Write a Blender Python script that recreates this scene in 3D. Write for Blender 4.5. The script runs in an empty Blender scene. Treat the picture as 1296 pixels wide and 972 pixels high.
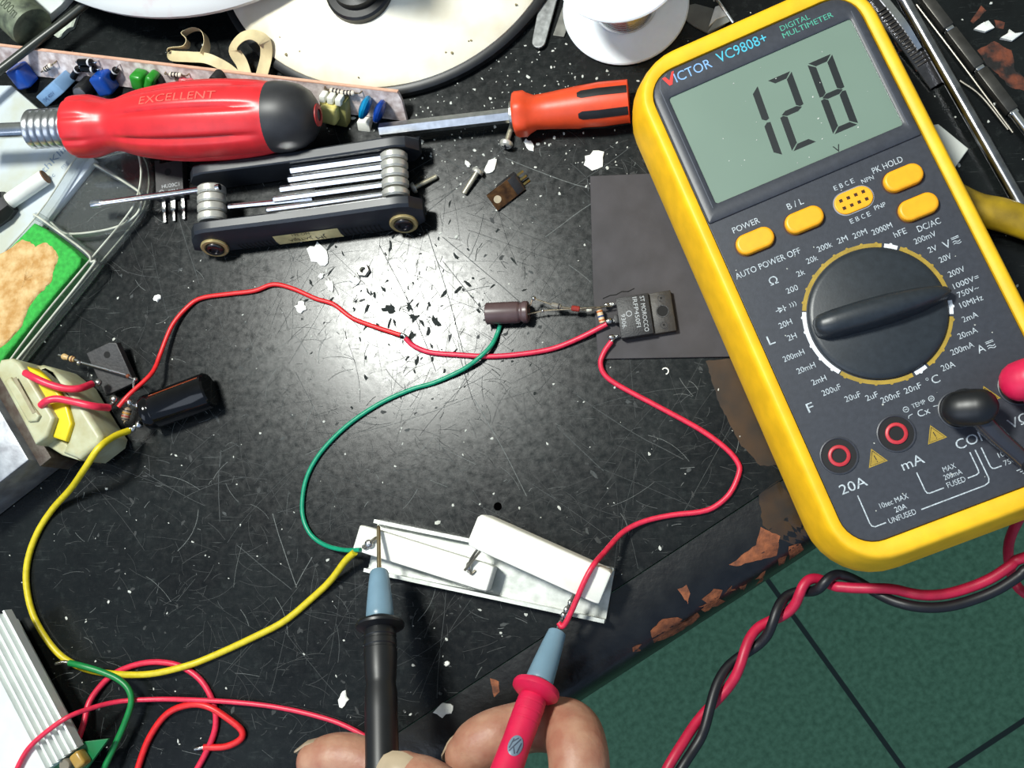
import bpy, bmesh, math, random
from mathutils import Matrix, Vector
random.seed(7)
V = Vector
MM = 0.001
scn = bpy.context.scene
COL = scn.collection

# ------------------------------------------------------------------ camera
FPX = 1300.0
_n = V((0.18726717, 0.15543973, 1.0)).normalized()      # direction straight down, in camera axes (x right, y down, z forward)
_Z = -_n
_X = (V((1, 0, 0)) - _n * _n.x).normalized()
_Y = _Z.cross(_X)
ROT = Matrix((_X, _Y, _Z))                               # camera axes -> world
H_CAM = 420.0
_r0 = ROT @ V((0, 0, 1))
CAM = V((-_r0.x * H_CAM / -_r0.z, -_r0.y * H_CAM / -_r0.z, H_CAM))


def at(px, py, z=0.0):
    """The place (mm) at height z that the photograph shows at this pixel."""
    r = ROT @ V(((px - 648) / FPX, (py - 486) / FPX, 1))
    return CAM + r * ((z - CAM.z) / r.z)


cam_data = bpy.data.cameras.new('camera')
cam = bpy.data.objects.new('camera', cam_data)
COL.objects.link(cam)
cx, cy, cz = ROT @ V((1, 0, 0)), ROT @ V((0, -1, 0)), ROT @ V((0, 0, -1))
mw = Matrix((cx, cy, cz)).transposed().to_4x4()
mw.translation = CAM * MM
cam.matrix_world = mw
cam_data.sensor_width = 36
cam_data.lens = 36 * FPX / 1296
cam_data.clip_start = 0.01
cam_data.clip_end = 20
scn.camera = cam

# ------------------------------------------------------------------ light
scn.view_settings.view_transform = 'Standard'
scn.view_settings.look = 'None'
scn.view_settings.exposure = 0.0
scn.view_settings.gamma = 1.0
scn.view_settings.use_curve_mapping = False


def lin(c):
    return tuple(((x / 255) / 12.92 if x / 255 <= 0.04045 else ((x / 255 + 0.055) / 1.055) ** 2.4) for x in c)


def area(name, loc, target, size, power, color, shape='DISK', sy=None):
    d = bpy.data.lights.new(name, 'AREA')
    d.shape = shape
    d.size = size
    if sy:
        d.size_y = sy
    d.energy = power
    d.color = color
    o = bpy.data.objects.new(name, d)
    COL.objects.link(o)
    o.location = loc
    o.rotation_euler = (V(target) - V(loc)).to_track_quat('-Z', 'Y').to_euler()
    return o


area('ceiling_lamp', (-0.312, 0.243, 0.90), (-0.03, 0.03, 0), 0.155, 13.0, (0.98, 1.0, 0.94))
area('window_light', (-0.9, -1.3, 1.5), (0, 0, 0), 1.0, 9.0, (0.80, 0.88, 1.0), 'RECTANGLE', 1.2)

w = bpy.data.worlds.new('world')
scn.world = w
w.use_nodes = True
nt = w.node_tree
bg = nt.nodes['Background']
tc = nt.nodes.new('ShaderNodeTexCoord')
sx = nt.nodes.new('ShaderNodeSeparateXYZ')
rp = nt.nodes.new('ShaderNodeValToRGB')
mr = nt.nodes.new('ShaderNodeMapRange')
nt.links.new(tc.outputs['Generated'], sx.inputs[0])
nt.links.new(sx.outputs['Y'], mr.inputs['Value'])
mr.inputs['From Min'].default_value = -0.5
mr.inputs['From Max'].default_value = 0.5
nt.links.new(mr.outputs[0], rp.inputs[0])
rp.color_ramp.elements[0].color = (0.58, 0.82, 1.22, 1)
rp.color_ramp.elements[1].color = (0.62, 0.68, 0.62, 1)
nt.links.new(rp.outputs[0], bg.inputs['Color'])
bg.inputs['Strength'].default_value = 0.42

# ------------------------------------------------------------------ materials
_mats = {}


def pm(name, col, rough=0.5, metal=0.0, var=0.12, scale=300.0, bump=0.0, col2=None, spec=0.5, coat=0.0, sss=0.0, mask=None):
    """Principled material whose colour and roughness vary with noise. mask: (low, high) sharpens the noise between col and col2."""
    if name in _mats:
        return _mats[name]
    m = bpy.data.materials.new(name)
    m.use_nodes = True
    t = m.node_tree
    b = t.nodes['Principled BSDF']
    co = t.nodes.new('ShaderNodeTexCoord')
    nz = t.nodes.new('ShaderNodeTexNoise')
    nz.inputs['Scale'].default_value = scale
    nz.inputs['Detail'].default_value = 6
    t.links.new(co.outputs['Object'], nz.inputs['Vector'])
    cr = t.nodes.new('ShaderNodeValToRGB')
    a = lin(col)
    c2 = lin(col2) if col2 else tuple(x * (1 - var * 1.6) for x in a)
    lo, hi = mask if mask else (0.35, 0.68)
    cr.color_ramp.elements[0].position = lo
    cr.color_ramp.elements[1].position = hi
    cr.color_ramp.elements[0].color = (*c2, 1)
    cr.color_ramp.elements[1].color = (*a, 1)
    t.links.new(nz.outputs['Fac'], cr.inputs[0])
    t.links.new(cr.outputs[0], b.inputs['Base Color'])
    b.inputs['Roughness'].default_value = rough
    b.inputs['Metallic'].default_value = metal
    b.inputs['Specular IOR Level'].default_value = spec
    b.inputs['Coat Weight'].default_value = coat
    b.inputs['Coat Roughness'].default_value = 0.08
    if sss:
        b.inputs['Subsurface Weight'].default_value = sss
        b.inputs['Subsurface Radius'].default_value = (0.004, 0.0015, 0.0008)
        b.inputs['Subsurface Scale'].default_value = 1.0
    if bump:
        bp = t.nodes.new('ShaderNodeBump')
        bp.inputs['Strength'].default_value = bump
        bp.inputs['Distance'].default_value = 0.0006
        n2 = t.nodes.new('ShaderNodeTexNoise')
        n2.inputs['Scale'].default_value = scale * 3
        n2.inputs['Detail'].default_value = 4
        t.links.new(co.outputs['Object'], n2.inputs['Vector'])
        t.links.new(n2.outputs['Fac'], bp.inputs['Height'])
        t.links.new(bp.outputs[0], b.inputs['Normal'])
    _mats[name] = m
    return m


def clear_plastic():
    m = bpy.data.materials.new('clear_plastic')
    m.use_nodes = True
    t = m.node_tree
    t.nodes.remove(t.nodes['Principled BSDF'])
    out = t.nodes['Material Output']
    tr = t.nodes.new('ShaderNodeBsdfTransparent')
    tr.inputs[0].default_value = (0.96, 0.97, 0.96, 1)
    gl = t.nodes.new('ShaderNodeBsdfGlossy')
    gl.inputs['Roughness'].default_value = 0.12
    df = t.nodes.new('ShaderNodeBsdfDiffuse')
    df.inputs[0].default_value = (0.55, 0.58, 0.55, 1)
    nz = t.nodes.new('ShaderNodeTexNoise')
    nz.inputs['Scale'].default_value = 90
    lw = t.nodes.new('ShaderNodeLayerWeight')
    lw.inputs[0].default_value = 0.22
    mx = t.nodes.new('ShaderNodeMixShader')
    mx2 = t.nodes.new('ShaderNodeMixShader')
    mp = t.nodes.new('ShaderNodeMapRange')
    mp.inputs['To Min'].default_value = 0.0
    mp.inputs['To Max'].default_value = 0.07
    t.links.new(nz.outputs['Fac'], mp.inputs['Value'])
    t.links.new(lw.outputs['Facing'], mx.inputs[0])
    t.links.new(tr.outputs[0], mx.inputs[1])
    t.links.new(gl.outputs[0], mx.inputs[2])
    t.links.new(mp.outputs[0], mx2.inputs[0])
    t.links.new(mx.outputs[0], mx2.inputs[1])
    t.links.new(df.outputs[0], mx2.inputs[2])
    t.links.new(mx2.outputs[0], out.inputs['Surface'])
    return m


def table_material():
    m = bpy.data.materials.new('black_varnish')
    m.use_nodes = True
    t = m.node_tree
    b = t.nodes['Principled BSDF']
    co = t.nodes.new('ShaderNodeTexCoord')

    def noise(s, d=6, r=0.6):
        n = t.nodes.new('ShaderNodeTexNoise')
        n.inputs['Scale'].default_value = s
        n.inputs['Detail'].default_value = d
        n.inputs['Roughness'].default_value = r
        t.links.new(co.outputs['Object'], n.inputs['Vector'])
        return n

    def ramp(src, stops):
        r = t.nodes.new('ShaderNodeValToRGB')
        r.color_ramp.elements[0].position, r.color_ramp.elements[0].color = stops[0][0], (*[stops[0][1]] * 3, 1)
        r.color_ramp.elements[1].position, r.color_ramp.elements[1].color = stops[1][0], (*[stops[1][1]] * 3, 1)
        t.links.new(src, r.inputs[0])
        return r

    def mix(fac, a, c):
        x = t.nodes.new('ShaderNodeMix')
        x.data_type = 'RGBA'
        if isinstance(fac, float):
            x.inputs[0].default_value = fac
        else:
            t.links.new(fac, x.inputs[0])
        for k, s in ((6, a), (7, c)):
            if isinstance(s, tuple):
                x.inputs[k].default_value = (*s, 1)
            else:
                t.links.new(s, x.inputs[k])
        return x.outputs[2]

    big = ramp(noise(22).outputs['Fac'], ((0.35, 0), (0.7, 1)))
    col = mix(big.outputs[0], lin((11, 13, 14)), lin((24, 28, 28)))
    smudge = ramp(noise(160, 8, 0.75).outputs['Fac'], ((0.55, 0), (0.80, 0.45)))
    col = mix(smudge.outputs[0], col, lin((66, 72, 70)))
    # fine scratches: noise stretched along several directions
    for k, (ang, s) in enumerate(((0.5, 1.0), (1.15, 1.3), (2.2, 0.9), (2.75, 1.2))):
        mp = t.nodes.new('ShaderNodeMapping')
        mp.inputs['Rotation'].default_value = (0, 0, ang)
        mp.inputs['Scale'].default_value = (60 * s, 1900 * s, 1)
        mp.inputs['Location'].default_value = (k * 3.1, k * 1.7, 0)
        t.links.new(co.outputs['Object'], mp.inputs['Vector'])
        n = t.nodes.new('ShaderNodeTexNoise')
        n.inputs['Scale'].default_value = 1.0
        n.inputs['Detail'].default_value = 2
        t.links.new(mp.outputs[0], n.inputs['Vector'])
        r = ramp(n.outputs['Fac'], ((0.70, 0), (0.80, 0.5)))
        col = mix(r.outputs[0], col, lin((98, 102, 100)))
    t.links.new(col, b.inputs['Base Color'])
    rr = ramp(noise(300, 6, 0.7).outputs['Fac'], ((0.3, 0.17), (0.75, 0.33)))
    t.links.new(rr.outputs[0], b.inputs['Roughness'])
    bp = t.nodes.new('ShaderNodeBump')
    bp.inputs['Strength'].default_value = 0.06
    bp.inputs['Distance'].default_value = 0.0003
    t.links.new(noise(420, 6, 0.7).outputs['Fac'], bp.inputs['Height'])
    t.links.new(bp.outputs[0], b.inputs['Normal'])
    b.inputs['Specular IOR Level'].default_value = 0.3
    return m


# ------------------------------------------------------------------ mesh helpers
def spl(pts, k=8):
    """Catmull-Rom through pts (Vectors or tuples of any length)."""
    P = [tuple(p) for p in pts]
    if len(P) < 3:
        return [V(p) if len(p) == 3 else p for p in P]
    Q = [tuple(2 * a - b for a, b in zip(P[0], P[1]))] + P + [tuple(2 * a - b for a, b in zip(P[-1], P[-2]))]
    out = []
    for i in range(1, len(Q) - 2):
        for j in range(k):
            t = j / k
            out.append(tuple(0.5 * (2 * b + (c - a) * t + (2 * a - 5 * b + 4 * c - d) * t * t + (3 * b - a - 3 * c + d) * t ** 3)
                             for a, b, c, d in zip(Q[i - 1], Q[i], Q[i + 1], Q[i + 2])))
    out.append(P[-1])
    return [V(p) if len(p) == 3 else p for p in out]


def frame(o, x, up=(0, 0, 1)):
    x = V(x).normalized()
    z = V(up)
    z = (z - x * z.dot(x)).normalized()
    y = z.cross(x)
    M = Matrix((x, y, z)).transposed().to_4x4()
    M.translation = V(o)
    return M


def zframe(o, z, xh=(1, 0, 0)):
    z = V(z).normalized()
    x = V(xh)
    if abs(x.normalized().dot(z)) > 0.95:
        x = V((0, 1, 0))
    x = (x - z * x.dot(z)).normalized()
    M = Matrix((x, z.cross(x), z)).transposed().to_4x4()
    M.translation = V(o)
    return M


def rrect(w, h, r, n=6, c=(0, 0)):
    out = []
    for k, (sx_, sy_) in enumerate(((1, 1), (-1, 1), (-1, -1), (1, -1))):
        for j in range(n + 1):
            a = math.pi / 2 * (k + j / n)
            out.append((c[0] + sx_ * (w / 2 - r) + r * math.cos(a), c[1] + sy_ * (h / 2 - r) + r * math.sin(a)))
    return out


def inset(poly, d):
    n = len(poly)
    ar = sum(poly[i][0] * poly[(i + 1) % n][1] - poly[(i + 1) % n][0] * poly[i][1] for i in range(n))
    s = 1 if ar > 0 else -1
    out = []
    for i in range(n):
        a, b, c = V(poly[i - 1]).to_2d(), V(poly[i]).to_2d(), V(poly[(i + 1) % n]).to_2d()
        e1, e2 = (b - a), (c - b)
        e1 = e1.normalized() if e1.length > 1e-9 else e2.normalized()
        e2 = e2.normalized() if e2.length > 1e-9 else e1
        n1, n2 = V((-e1.y, e1.x)) * s, V((-e2.y, e2.x)) * s
        m_ = n1 + n2
        m_ = m_.normalized() if m_.length > 1e-6 else n1
        k = d / max(0.4, m_.dot(n1))
        out.append((b.x + m_.x * k, b.y + m_.y * k))
    return out


_tmpf = {}


def text_mesh(s):
    if s in _tmpf:
        return _tmpf[s]
    cu = bpy.data.curves.new('t', 'FONT')
    cu.body = s
    cu.resolution_u = 3
    o = bpy.data.objects.new('t', cu)
    COL.objects.link(o)
    bpy.context.view_layer.update()
    me = o.to_mesh()
    vs = [tuple(v.co) for v in me.vertices]
    fs = [tuple(p.vertices) for p in me.polygons]
    o.to_mesh_clear()
    bpy.data.objects.remove(o)
    bpy.data.curves.remove(cu)
    _tmpf[s] = (vs, fs)
    return _tmpf[s]


class MB:
    def __init__(self, M=None):
        self.v, self.f, self.m = [], [], []
        self.M = M or Matrix()

    def add(self, vs, fs, mi=0, M=None):
        b = len(self.v)
        T = self.M @ M if M is not None else self.M
        self.v += [T @ V(v if len(v) == 3 else (v[0], v[1], 0)) for v in vs]
        self.f += [tuple(b + i for i in f) for f in fs]
        self.m += [mi] * len(fs)
        return self

    def bm(self, bm, mi=0, M=None):
        bm.verts.index_update()
        self.add([v.co.copy() for v in bm.verts], [[v.index for v in f.verts] for f in bm.faces], mi, M)
        bm.free()
        return self

    def box(self, c, s, bev=0.0, seg=2, mi=0, M=None):
        bm = bmesh.new()
        bmesh.ops.create_cube(bm, size=1)
        for v in bm.verts:
            v.co = V((v.co.x * s[0], v.co.y * s[1], v.co.z * s[2])) + V(c)
        if bev:
            bmesh.ops.bevel(bm, geom=bm.edges[:], offset=bev, segments=seg, affect='EDGES', profile=0.5)
        return self.bm(bm, mi, M)

    def loft(self, rings, cap0=True, cap1=True, mi=0, M=None, closed=True):
        n = len(rings[0])
        vs = [p for r in rings for p in r]
        fs = []
        for i in range(len(rings) - 1):
            for j in range(n if closed else n - 1):
                k = (j + 1) % n
                fs.append((i * n + j, i * n + k, (i + 1) * n + k, (i + 1) * n + j))
        if cap0:
            fs.append(tuple(reversed(range(n))))
        if cap1:
            fs.append(tuple((len(rings) - 1) * n + j for j in range(n)))
        return self.add(vs, fs, mi, M)

    def prism(self, poly, z0, z1, bev=0.0, seg=3, mi=0, M=None, bev0=0.0):
        rings = []
        if bev0:
            rings.append([(x, y, z0) for x, y in inset(poly, bev0)])
            rings.append([(x, y, z0 + bev0) for x, y in poly])
        else:
            rings.append([(x, y, z0) for x, y in poly])
        if bev:
            for k in range(seg + 1):
                a = math.pi / 2 * k / seg
                rings.append([(x, y, z1 - bev + bev * math.sin(a)) for x, y in inset(poly, bev * (1 - math.cos(a)))])
            rings.append([(x, y, z1) for x, y in inset(poly, bev * 1.12)])
        else:
            rings.append([(x, y, z1) for x, y in poly])
        return self.loft(rings, mi=mi, M=M)

    def lathe(self, prof, n=28, mi=0, M=None, a0=0.0, a1=2 * math.pi):
        full = abs(a1 - a0 - 2 * math.pi) < 1e-6
        k = n if full else n + 1
        rings = []
        for r, z in prof:
            r = max(r, 1e-4)
            rings.append([(r * math.cos(a0 + (a1 - a0) * j / n), r * math.sin(a0 + (a1 - a0) * j / n), z) for j in range(k)])
        return self.loft(rings, cap0=full, cap1=full, mi=mi, M=M, closed=full)

    def tube(self, pts, r, n=10, k=8, mi=0, caps=True, M=None, smooth=True, flat=1.0, round_ends=False):
        rs = list(r) if isinstance(r, (list, tuple)) else [r] * len(pts)
        if smooth and len(pts) > 2:
            Q = spl([(*p, q) for p, q in zip(pts, rs)], k)
        else:
            Q = [(*p, q) for p, q in zip(pts, rs)]
        P = [V(q[:3]) for q in Q]
        R = [max(q[3], 0.01) for q in Q]
        if round_ends:
            t0, t1 = (P[0] - P[1]).normalized(), (P[-1] - P[-2]).normalized()
            pre = [(P[0] + t0 * R[0] * math.sin(a), R[0] * math.cos(a)) for a in (1.45, 1.1, 0.75, 0.35)]
            post = [(P[-1] + t1 * R[-1] * math.sin(a), R[-1] * math.cos(a)) for a in (0.35, 0.75, 1.1, 1.45)]
            P = [p for p, _ in pre] + P + [p for p, _ in post]
            R = [q for _, q in pre] + R + [q for _, q in post]
        rings = []
        nrm = None
        for i, p in enumerate(P):
            t = (P[min(i + 1, len(P) - 1)] - P[max(i - 1, 0)]).normalized()
            if nrm is None:
                nrm = t.cross(V((0, 0, 1)))
                if nrm.length < 1e-3:
                    nrm = t.cross(V((0, 1, 0)))
            nrm = (nrm - t * nrm.dot(t)).normalized()
            bn = t.cross(nrm)
            rings.append([p + nrm * (R[i] * math.cos(2 * math.pi * j / n)) + bn * (R[i] * flat * math.sin(2 * math.pi * j / n)) for j in range(n)])
        return self.loft(rings, caps, caps, mi, M)

    def ball(self, c, r, n=14, mi=0, M=None, sc=(1, 1, 1)):
        m_ = n // 2 + 1
        T = Matrix.Translation(V(c)) @ Matrix.Diagonal((*sc, 1))
        prof = [(r * math.sin(math.pi * i / m_), -r * math.cos(math.pi * i / m_)) for i in range(m_ + 1)]
        return self.lathe(prof, n, mi, (M @ T) if M is not None else T)

    def text(self, s, u, v, width=None, cap=2.0, z=0.0, center=False, rot=0.0, mi=0, M=None, shear=0.0):
        vs, fs = text_mesh(s)
        if not vs:
            return self
        hv = text_mesh('H')[0]
        hc = max(p[1] for p in hv)
        k = cap / hc
        x0, x1 = min(p[0] for p in vs), max(p[0] for p in vs)
        kx = (width / (x1 - x0)) if width else k
        pts = [((p[0] - x0) * kx, p[1] * k) for p in vs]
        if center:
            w_ = (x1 - x0) * kx
            pts = [(x - w_ / 2, y - cap / 2) for x, y in pts]
        ca, sa = math.cos(rot), math.sin(rot)
        pts = [(x + y * shear, y) for x, y in pts]
        return self.add([(u + x * ca - y * sa, v + x * sa + y * ca, z) for x, y in pts], fs, mi, M)

    def stroke(self, pts, w_=0.4, z=0.0, mi=0, M=None, h=0.0):
        """A flat line of the given width through 2-D points."""
        n = len(pts)
        L, R_ = [], []
        for i in range(n):
            a, b = V(pts[max(i - 1, 0)]), V(pts[min(i + 1, n - 1)])
            t = (b - a).to_2d().normalized()
            q = V((-t.y, t.x)) * (w_ / 2)
            L.append((pts[i][0] + q.x, pts[i][1] + q.y, z))
            R_.append((pts[i][0] - q.x, pts[i][1] - q.y, z))
        return self.add(L + R_, [(n + i, n + i + 1, i + 1, i) for i in range(n - 1)], mi, M)

    def blob(self, c, r, h, n=9, mi=0, jit=0.35, elong=1.0, ang=0.0, rnd=random):
        """A small irregular flake lying at c."""
        ca, sa = math.cos(ang), math.sin(ang)
        poly = []
        for j in range(n):
            a = 2 * math.pi * j / n
            q = r * (1 + rnd.uniform(-jit, jit))
            x, y = q * math.cos(a) * elong, q * math.sin(a)
            poly.append((c[0] + x * ca - y * sa, c[1] + x * sa + y * ca))
        top = [(c[0] + (x - c[0]) * 0.7, c[1] + (y - c[1]) * 0.7, c[2] + h * rnd.uniform(0.7, 1.1)) for x, y in poly]
        return self.loft([[(x, y, c[2]) for x, y in poly], [(x, y, c[2] + h * 0.6) for x, y in poly], top], mi=mi)

    def build(self, name, mats, parent=None, ang=38, loc=None):
        root = parent
        while root is not None and root.parent is not None:
            root = root.parent
        o0 = V(root.location) / MM if root is not None else (V(loc) if loc is not None else V((0, 0, 0)))
        me = bpy.data.meshes.new(name)
        me.from_pydata([tuple((v - o0) * MM) for v in self.v], [], self.f)
        for m_ in (mats if isinstance(mats, (list, tuple)) else [mats]):
            me.materials.append(m_)
        me.polygons.foreach_set('material_index', self.m)
        bm = bmesh.new()
        bm.from_mesh(me)
        bmesh.ops.recalc_face_normals(bm, faces=bm.faces[:])
        bm.to_mesh(me)
        bm.free()
        me.polygons.foreach_set('use_smooth', [True] * len(me.polygons))
        me.set_sharp_from_angle(angle=math.radians(ang))
        o = bpy.data.objects.new(name, me)
        COL.objects.link(o)
        if parent is not None:
            o.parent = parent
        else:
            o.location = o0 * MM
        return o


def tag(o, label, cat, group=None, kind=None):
    o['label'] = label
    o['category'] = cat
    if group:
        o['group'] = group
    if kind:
        o['kind'] = kind
    return o


def thing(name, label, cat, loc, group=None):
    o = bpy.data.objects.new(name, None)
    o.empty_display_size = 0.01
    COL.objects.link(o)
    o.location = V(loc) * MM
    bpy.context.view_layer.update()
    return tag(o, label, cat, group)


# shared materials
STEEL = pm('steel', (196, 198, 200), 0.28, 1.0, 0.15, 400)
SHINY = pm('bright_steel', (225, 226, 228), 0.16, 1.0, 0.12, 300)
TIN = pm('solder', (205, 205, 200), 0.25, 1.0, 0.3, 900, 0.3)
COPPER = pm('aged_copper', (150, 104, 62), 0.4, 0.9, 0.4, 300, col2=(88, 62, 44))
LEADS = pm('component_lead', (190, 172, 140), 0.3, 1.0, 0.3, 900)
BLACK = pm('black_plastic', (24, 25, 27), 0.42, 0, 0.25, 300)
BLACKGLOSS = pm('glossy_black_plastic', (10, 10, 12), 0.12, 0, 0.25, 200, spec=0.35)
EPOXY = pm('black_epoxy', (38, 37, 38), 0.5, 0, 0.25, 500, 0.2, col2=(28, 27, 28))
REDW = pm('red_wire_insulation', (226, 34, 38), 0.4, 0, 0.15, 500)
PINKW = pm('pink_red_wire_insulation', (225, 42, 74), 0.4, 0, 0.15, 500)
GREENW = pm('teal_wire_insulation', (10, 150, 112), 0.4, 0, 0.15, 500)
YELLOWW = pm('yellow_wire_insulation', (216, 196, 30), 0.42, 0, 0.12, 500)
PRINT = pm('white_print', (206, 216, 222), 0.6, 0, 0.3, 1400)
CREAM = pm('cream_ceramic', (236, 236, 226), 0.55, 0, 0.06, 250, 0.05)
CLEAR = clear_plastic()

# ------------------------------------------------------------------ floor and workbench
FLOOR_Z = -750.0


def floor():
    m = bpy.data.materials.new('green_floor_tiles')
    m.use_nodes = True
    t = m.node_tree
    b = t.nodes['Principled BSDF']
    co = t.nodes.new('ShaderNodeTexCoord')
    br = t.nodes.new('ShaderNodeTexBrick')
    br.offset = 0
    br.inputs['Scale'].default_value = 1
    br.inputs['Brick Width'].default_value = 0.40
    br.inputs['Row Height'].default_value = 0.40
    br.inputs['Mortar Size'].default_value = 0.0032
    br.inputs['Mortar Smooth'].default_value = 0.3
    nz = t.nodes.new('ShaderNodeTexNoise')
    nz.inputs['Scale'].default_value = 160
    nz.inputs['Detail'].default_value = 5
    r = t.nodes.new('ShaderNodeValToRGB')
    r.color_ramp.elements[0].position = 0.3
    r.color_ramp.elements[1].position = 0.72
    r.color_ramp.elements[0].color = (*lin((70, 112, 84)), 1)
    r.color_ramp.elements[1].color = (*lin((98, 144, 112)), 1)
    t.links.new(co.outputs['Object'], br.inputs['Vector'])
    t.links.new(co.outputs['Object'], nz.inputs['Vector'])
    t.links.new(nz.outputs['Fac'], r.inputs[0])
    t.links.new(r.outputs[0], br.inputs['Color1'])
    t.links.new(r.outputs[0], br.inputs['Color2'])
    br.inputs['Mortar'].default_value = (*lin((30, 46, 42)), 1)
    t.links.new(br.outputs['Color'], b.inputs['Base Color'])
    b.inputs['Roughness'].default_value = 0.6
    b.inputs['Specular IOR Level'].default_value = 0.3
    me = bpy.data.meshes.new('floor')
    s = 3.0
    me.from_pydata([(-s, -s, 0), (s, -s, 0), (s, s, 0), (-s, s, 0)], [], [(0, 1, 2, 3)])
    me.materials.append(m)
    o = bpy.data.objects.new('floor', me)
    COL.objects.link(o)
    a, b_ = at(995, 735, FLOOR_Z), at(1145, 972, FLOOR_Z)
    c, d = at(1205, 972, FLOOR_Z), at(1296, 912, FLOOR_Z)
    d1, d2 = (b_ - a), (d - c)
    den = d1.x * d2.y - d1.y * d2.x
    k = ((c.x - a.x) * d2.y - (c.y - a.y) * d2.x) / den
    p = a + d1 * k
    o.location = p * MM
    o.rotation_euler = (0, 0, math.atan2(d2.y, d2.x))
    o['kind'] = 'structure'
    o['label'] = 'dark green tiled floor below the workbench'


floor()

E0, E1 = at(506, 925), at(984, 611)
ED = (E1 - E0).normalized()
EN = V((ED.y, -ED.x, 0))                                  # outwards, away from the bench
PROFILE = [(0.0, -0.9), (6, -0.9), (13, -1.2), (19, -2.6), (24, -6), (27.5, -11.5), (29.5, -19), (29.8, -34), (28, -41), (22, -45), (0.0, -45)]


def edge_z(s):
    if s < 0:
        return 0.0
    for (a, za), (b, zb) in zip(PROFILE[:7], PROFILE[1:8]):
        if s <= b:
            return za + (zb - za) * (s - a) / max(b - a, 1e-6)
    return -30.0


bench = thing('workbench', 'black varnished wooden workbench top with scratches and a worn rounded edge', 'table', (0, 0, 0))
VARN = table_material()
mb = MB()
pA, pB = E0 - ED * 420, E1 + ED * 330
pC, pD = pB - EN * 560, pA - EN * 560
mb.prism([(p.x, p.y) for p in (pA, pB, pC, pD)], -40, 0)
top = mb.build('tabletop', VARN, bench)
mb = MB()
rings = []
for k in range(41):
    p = pA + (pB - pA) * (k / 40)
    rings.append([(p + EN * (s + 0.4) + V((0, 0, z))) for s, z in PROFILE])
mb.loft(rings)
EDGEM = pm('black_edge_varnish', (26, 27, 27), 0.3, 0, 0.4, 120, 0.25, col2=(12, 12, 13))
strip = mb.build('edge_strip', EDGEM, bench, ang=50)


def conform(mb, poly, mi, lift):
    c = V((0, 0, 0))
    P = []
    for x, y in poly:
        P.append(at(x, y, -2))
    # refine outline with ragged points
    Q = []
    for i, p in enumerate(P):
        q = P[(i + 1) % len(P)]
        L = (q - p).length
        k = max(1, int(L / 1.6))
        for j in range(k):
            t = j / k
            r = p.lerp(q, t)
            if j:
                r += V((random.uniform(-.35, .35), random.uniform(-.35, .35), 0))
            Q.append(r)
    for p in Q:
        c += p
    c /= len(Q)
    rings = []
    for f in (1.0, 0.75, 0.5, 0.25, 0.02):
        ring = []
        for p in Q:
            r = c.lerp(p, f)
            s = (r - E0).dot(EN) - 0.4
            r.z = edge_z(s) + lift
            ring.append(r)
        rings.append(ring)
    mb.loft(rings, cap0=False, cap1=True, mi=mi)


WOOD = pm('bare_wood', (158, 92, 56), 0.75, 0, 0.3, 220, 0.5, col2=(92, 52, 34))
mb = MB()
z6 = lambda pts: [(x / 2.613 + 800, y / 2.613 + 600) for x, y in pts]
for poly in ([(320, 300), (410, 235), (425, 175), (490, 205), (480, 270), (400, 290), (345, 305)],
             [(150, 380), (180, 365), (192, 395), (185, 430), (165, 400)],
             [(230, 415), (270, 380), (300, 385), (285, 420), (250, 430)], [(305, 400), (330, 370), (345, 385)],
             [(355, 375), (382, 365), (375, 395)], [(410, 350), (445, 320), (440, 365), (415, 375)],
             [(485, 280), (515, 270), (510, 300), (490, 305)], [(520, 240), (560, 230), (575, 250), (540, 280), (525, 285)],
             [(60, 520), (100, 480), (150, 475), (180, 490), (215, 460), (225, 475), (190, 510), (120, 545), (70, 565)],
             [(220, 440), (290, 415), (310, 425), (240, 460)],
             [(0, 575), (30, 565), (25, 590), (0, 592)]):
    conform(mb, z6(poly), 0, 0.12)
conform(mb, [(621, 858), (632, 862), (633, 875), (626, 882)], 0, 0.12)
o = mb.build('bare_wood_patches', WOOD, strip)
o['kind'] = 'stuff'
o['label'] = 'bare brown wood where the black varnish has peeled'

mb = MB()
zt = lambda pts: [(x / 6 + 1080, y / 6) for x, y in pts]
for poly in ([(880, 180), (960, 60), (1000, 100), (900, 200)],
             [(930, 400), (1060, 330), (1190, 400), (1220, 560), (1330, 640), (1330, 720), (1180, 680), (1060, 560), (980, 480)],
             [(1060, 170), (1140, 190), (1130, 240), (1070, 230)], [(300, 320), (400, 400), (340, 410)], [(420, 460), (520, 520), (470, 560)]):
    conform(mb, zt(poly), 0, 0.08)
for poly in ([(893, 458), (925, 455), (985, 560), (1000, 590), (962, 590), (935, 560), (910, 510)], [(960, 627), (985, 608), (1010, 640), (1028, 695), (985, 682), (965, 665)]):
    conform(mb, poly, 1, 0.06)
o = mb.build('worn_varnish', [pm('worn_red_varnish', (112, 56, 34), 0.5, 0, 0.4, 150, 0.3, col2=(22, 18, 17), mask=(0.42, 0.6)),
                              pm('brown_varnish', (74, 54, 34), 0.25, 0, 0.4, 60, 0.1, col2=(46, 40, 34))], top)
o['kind'] = 'stuff'
o['label'] = 'reddish brown worn varnish'

# scratches, scored into the varnish
SCR = [pm('scratch_dark', (46, 49, 49), 0.7, 0, 0.3, 700), pm('scratch_mid', (68, 72, 72), 0.75, 0, 0.3, 700), pm('scratch_light', (112, 116, 114), 0.8, 0, 0.3, 700)]
mb = MB()
rs = random.Random(11)


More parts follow.
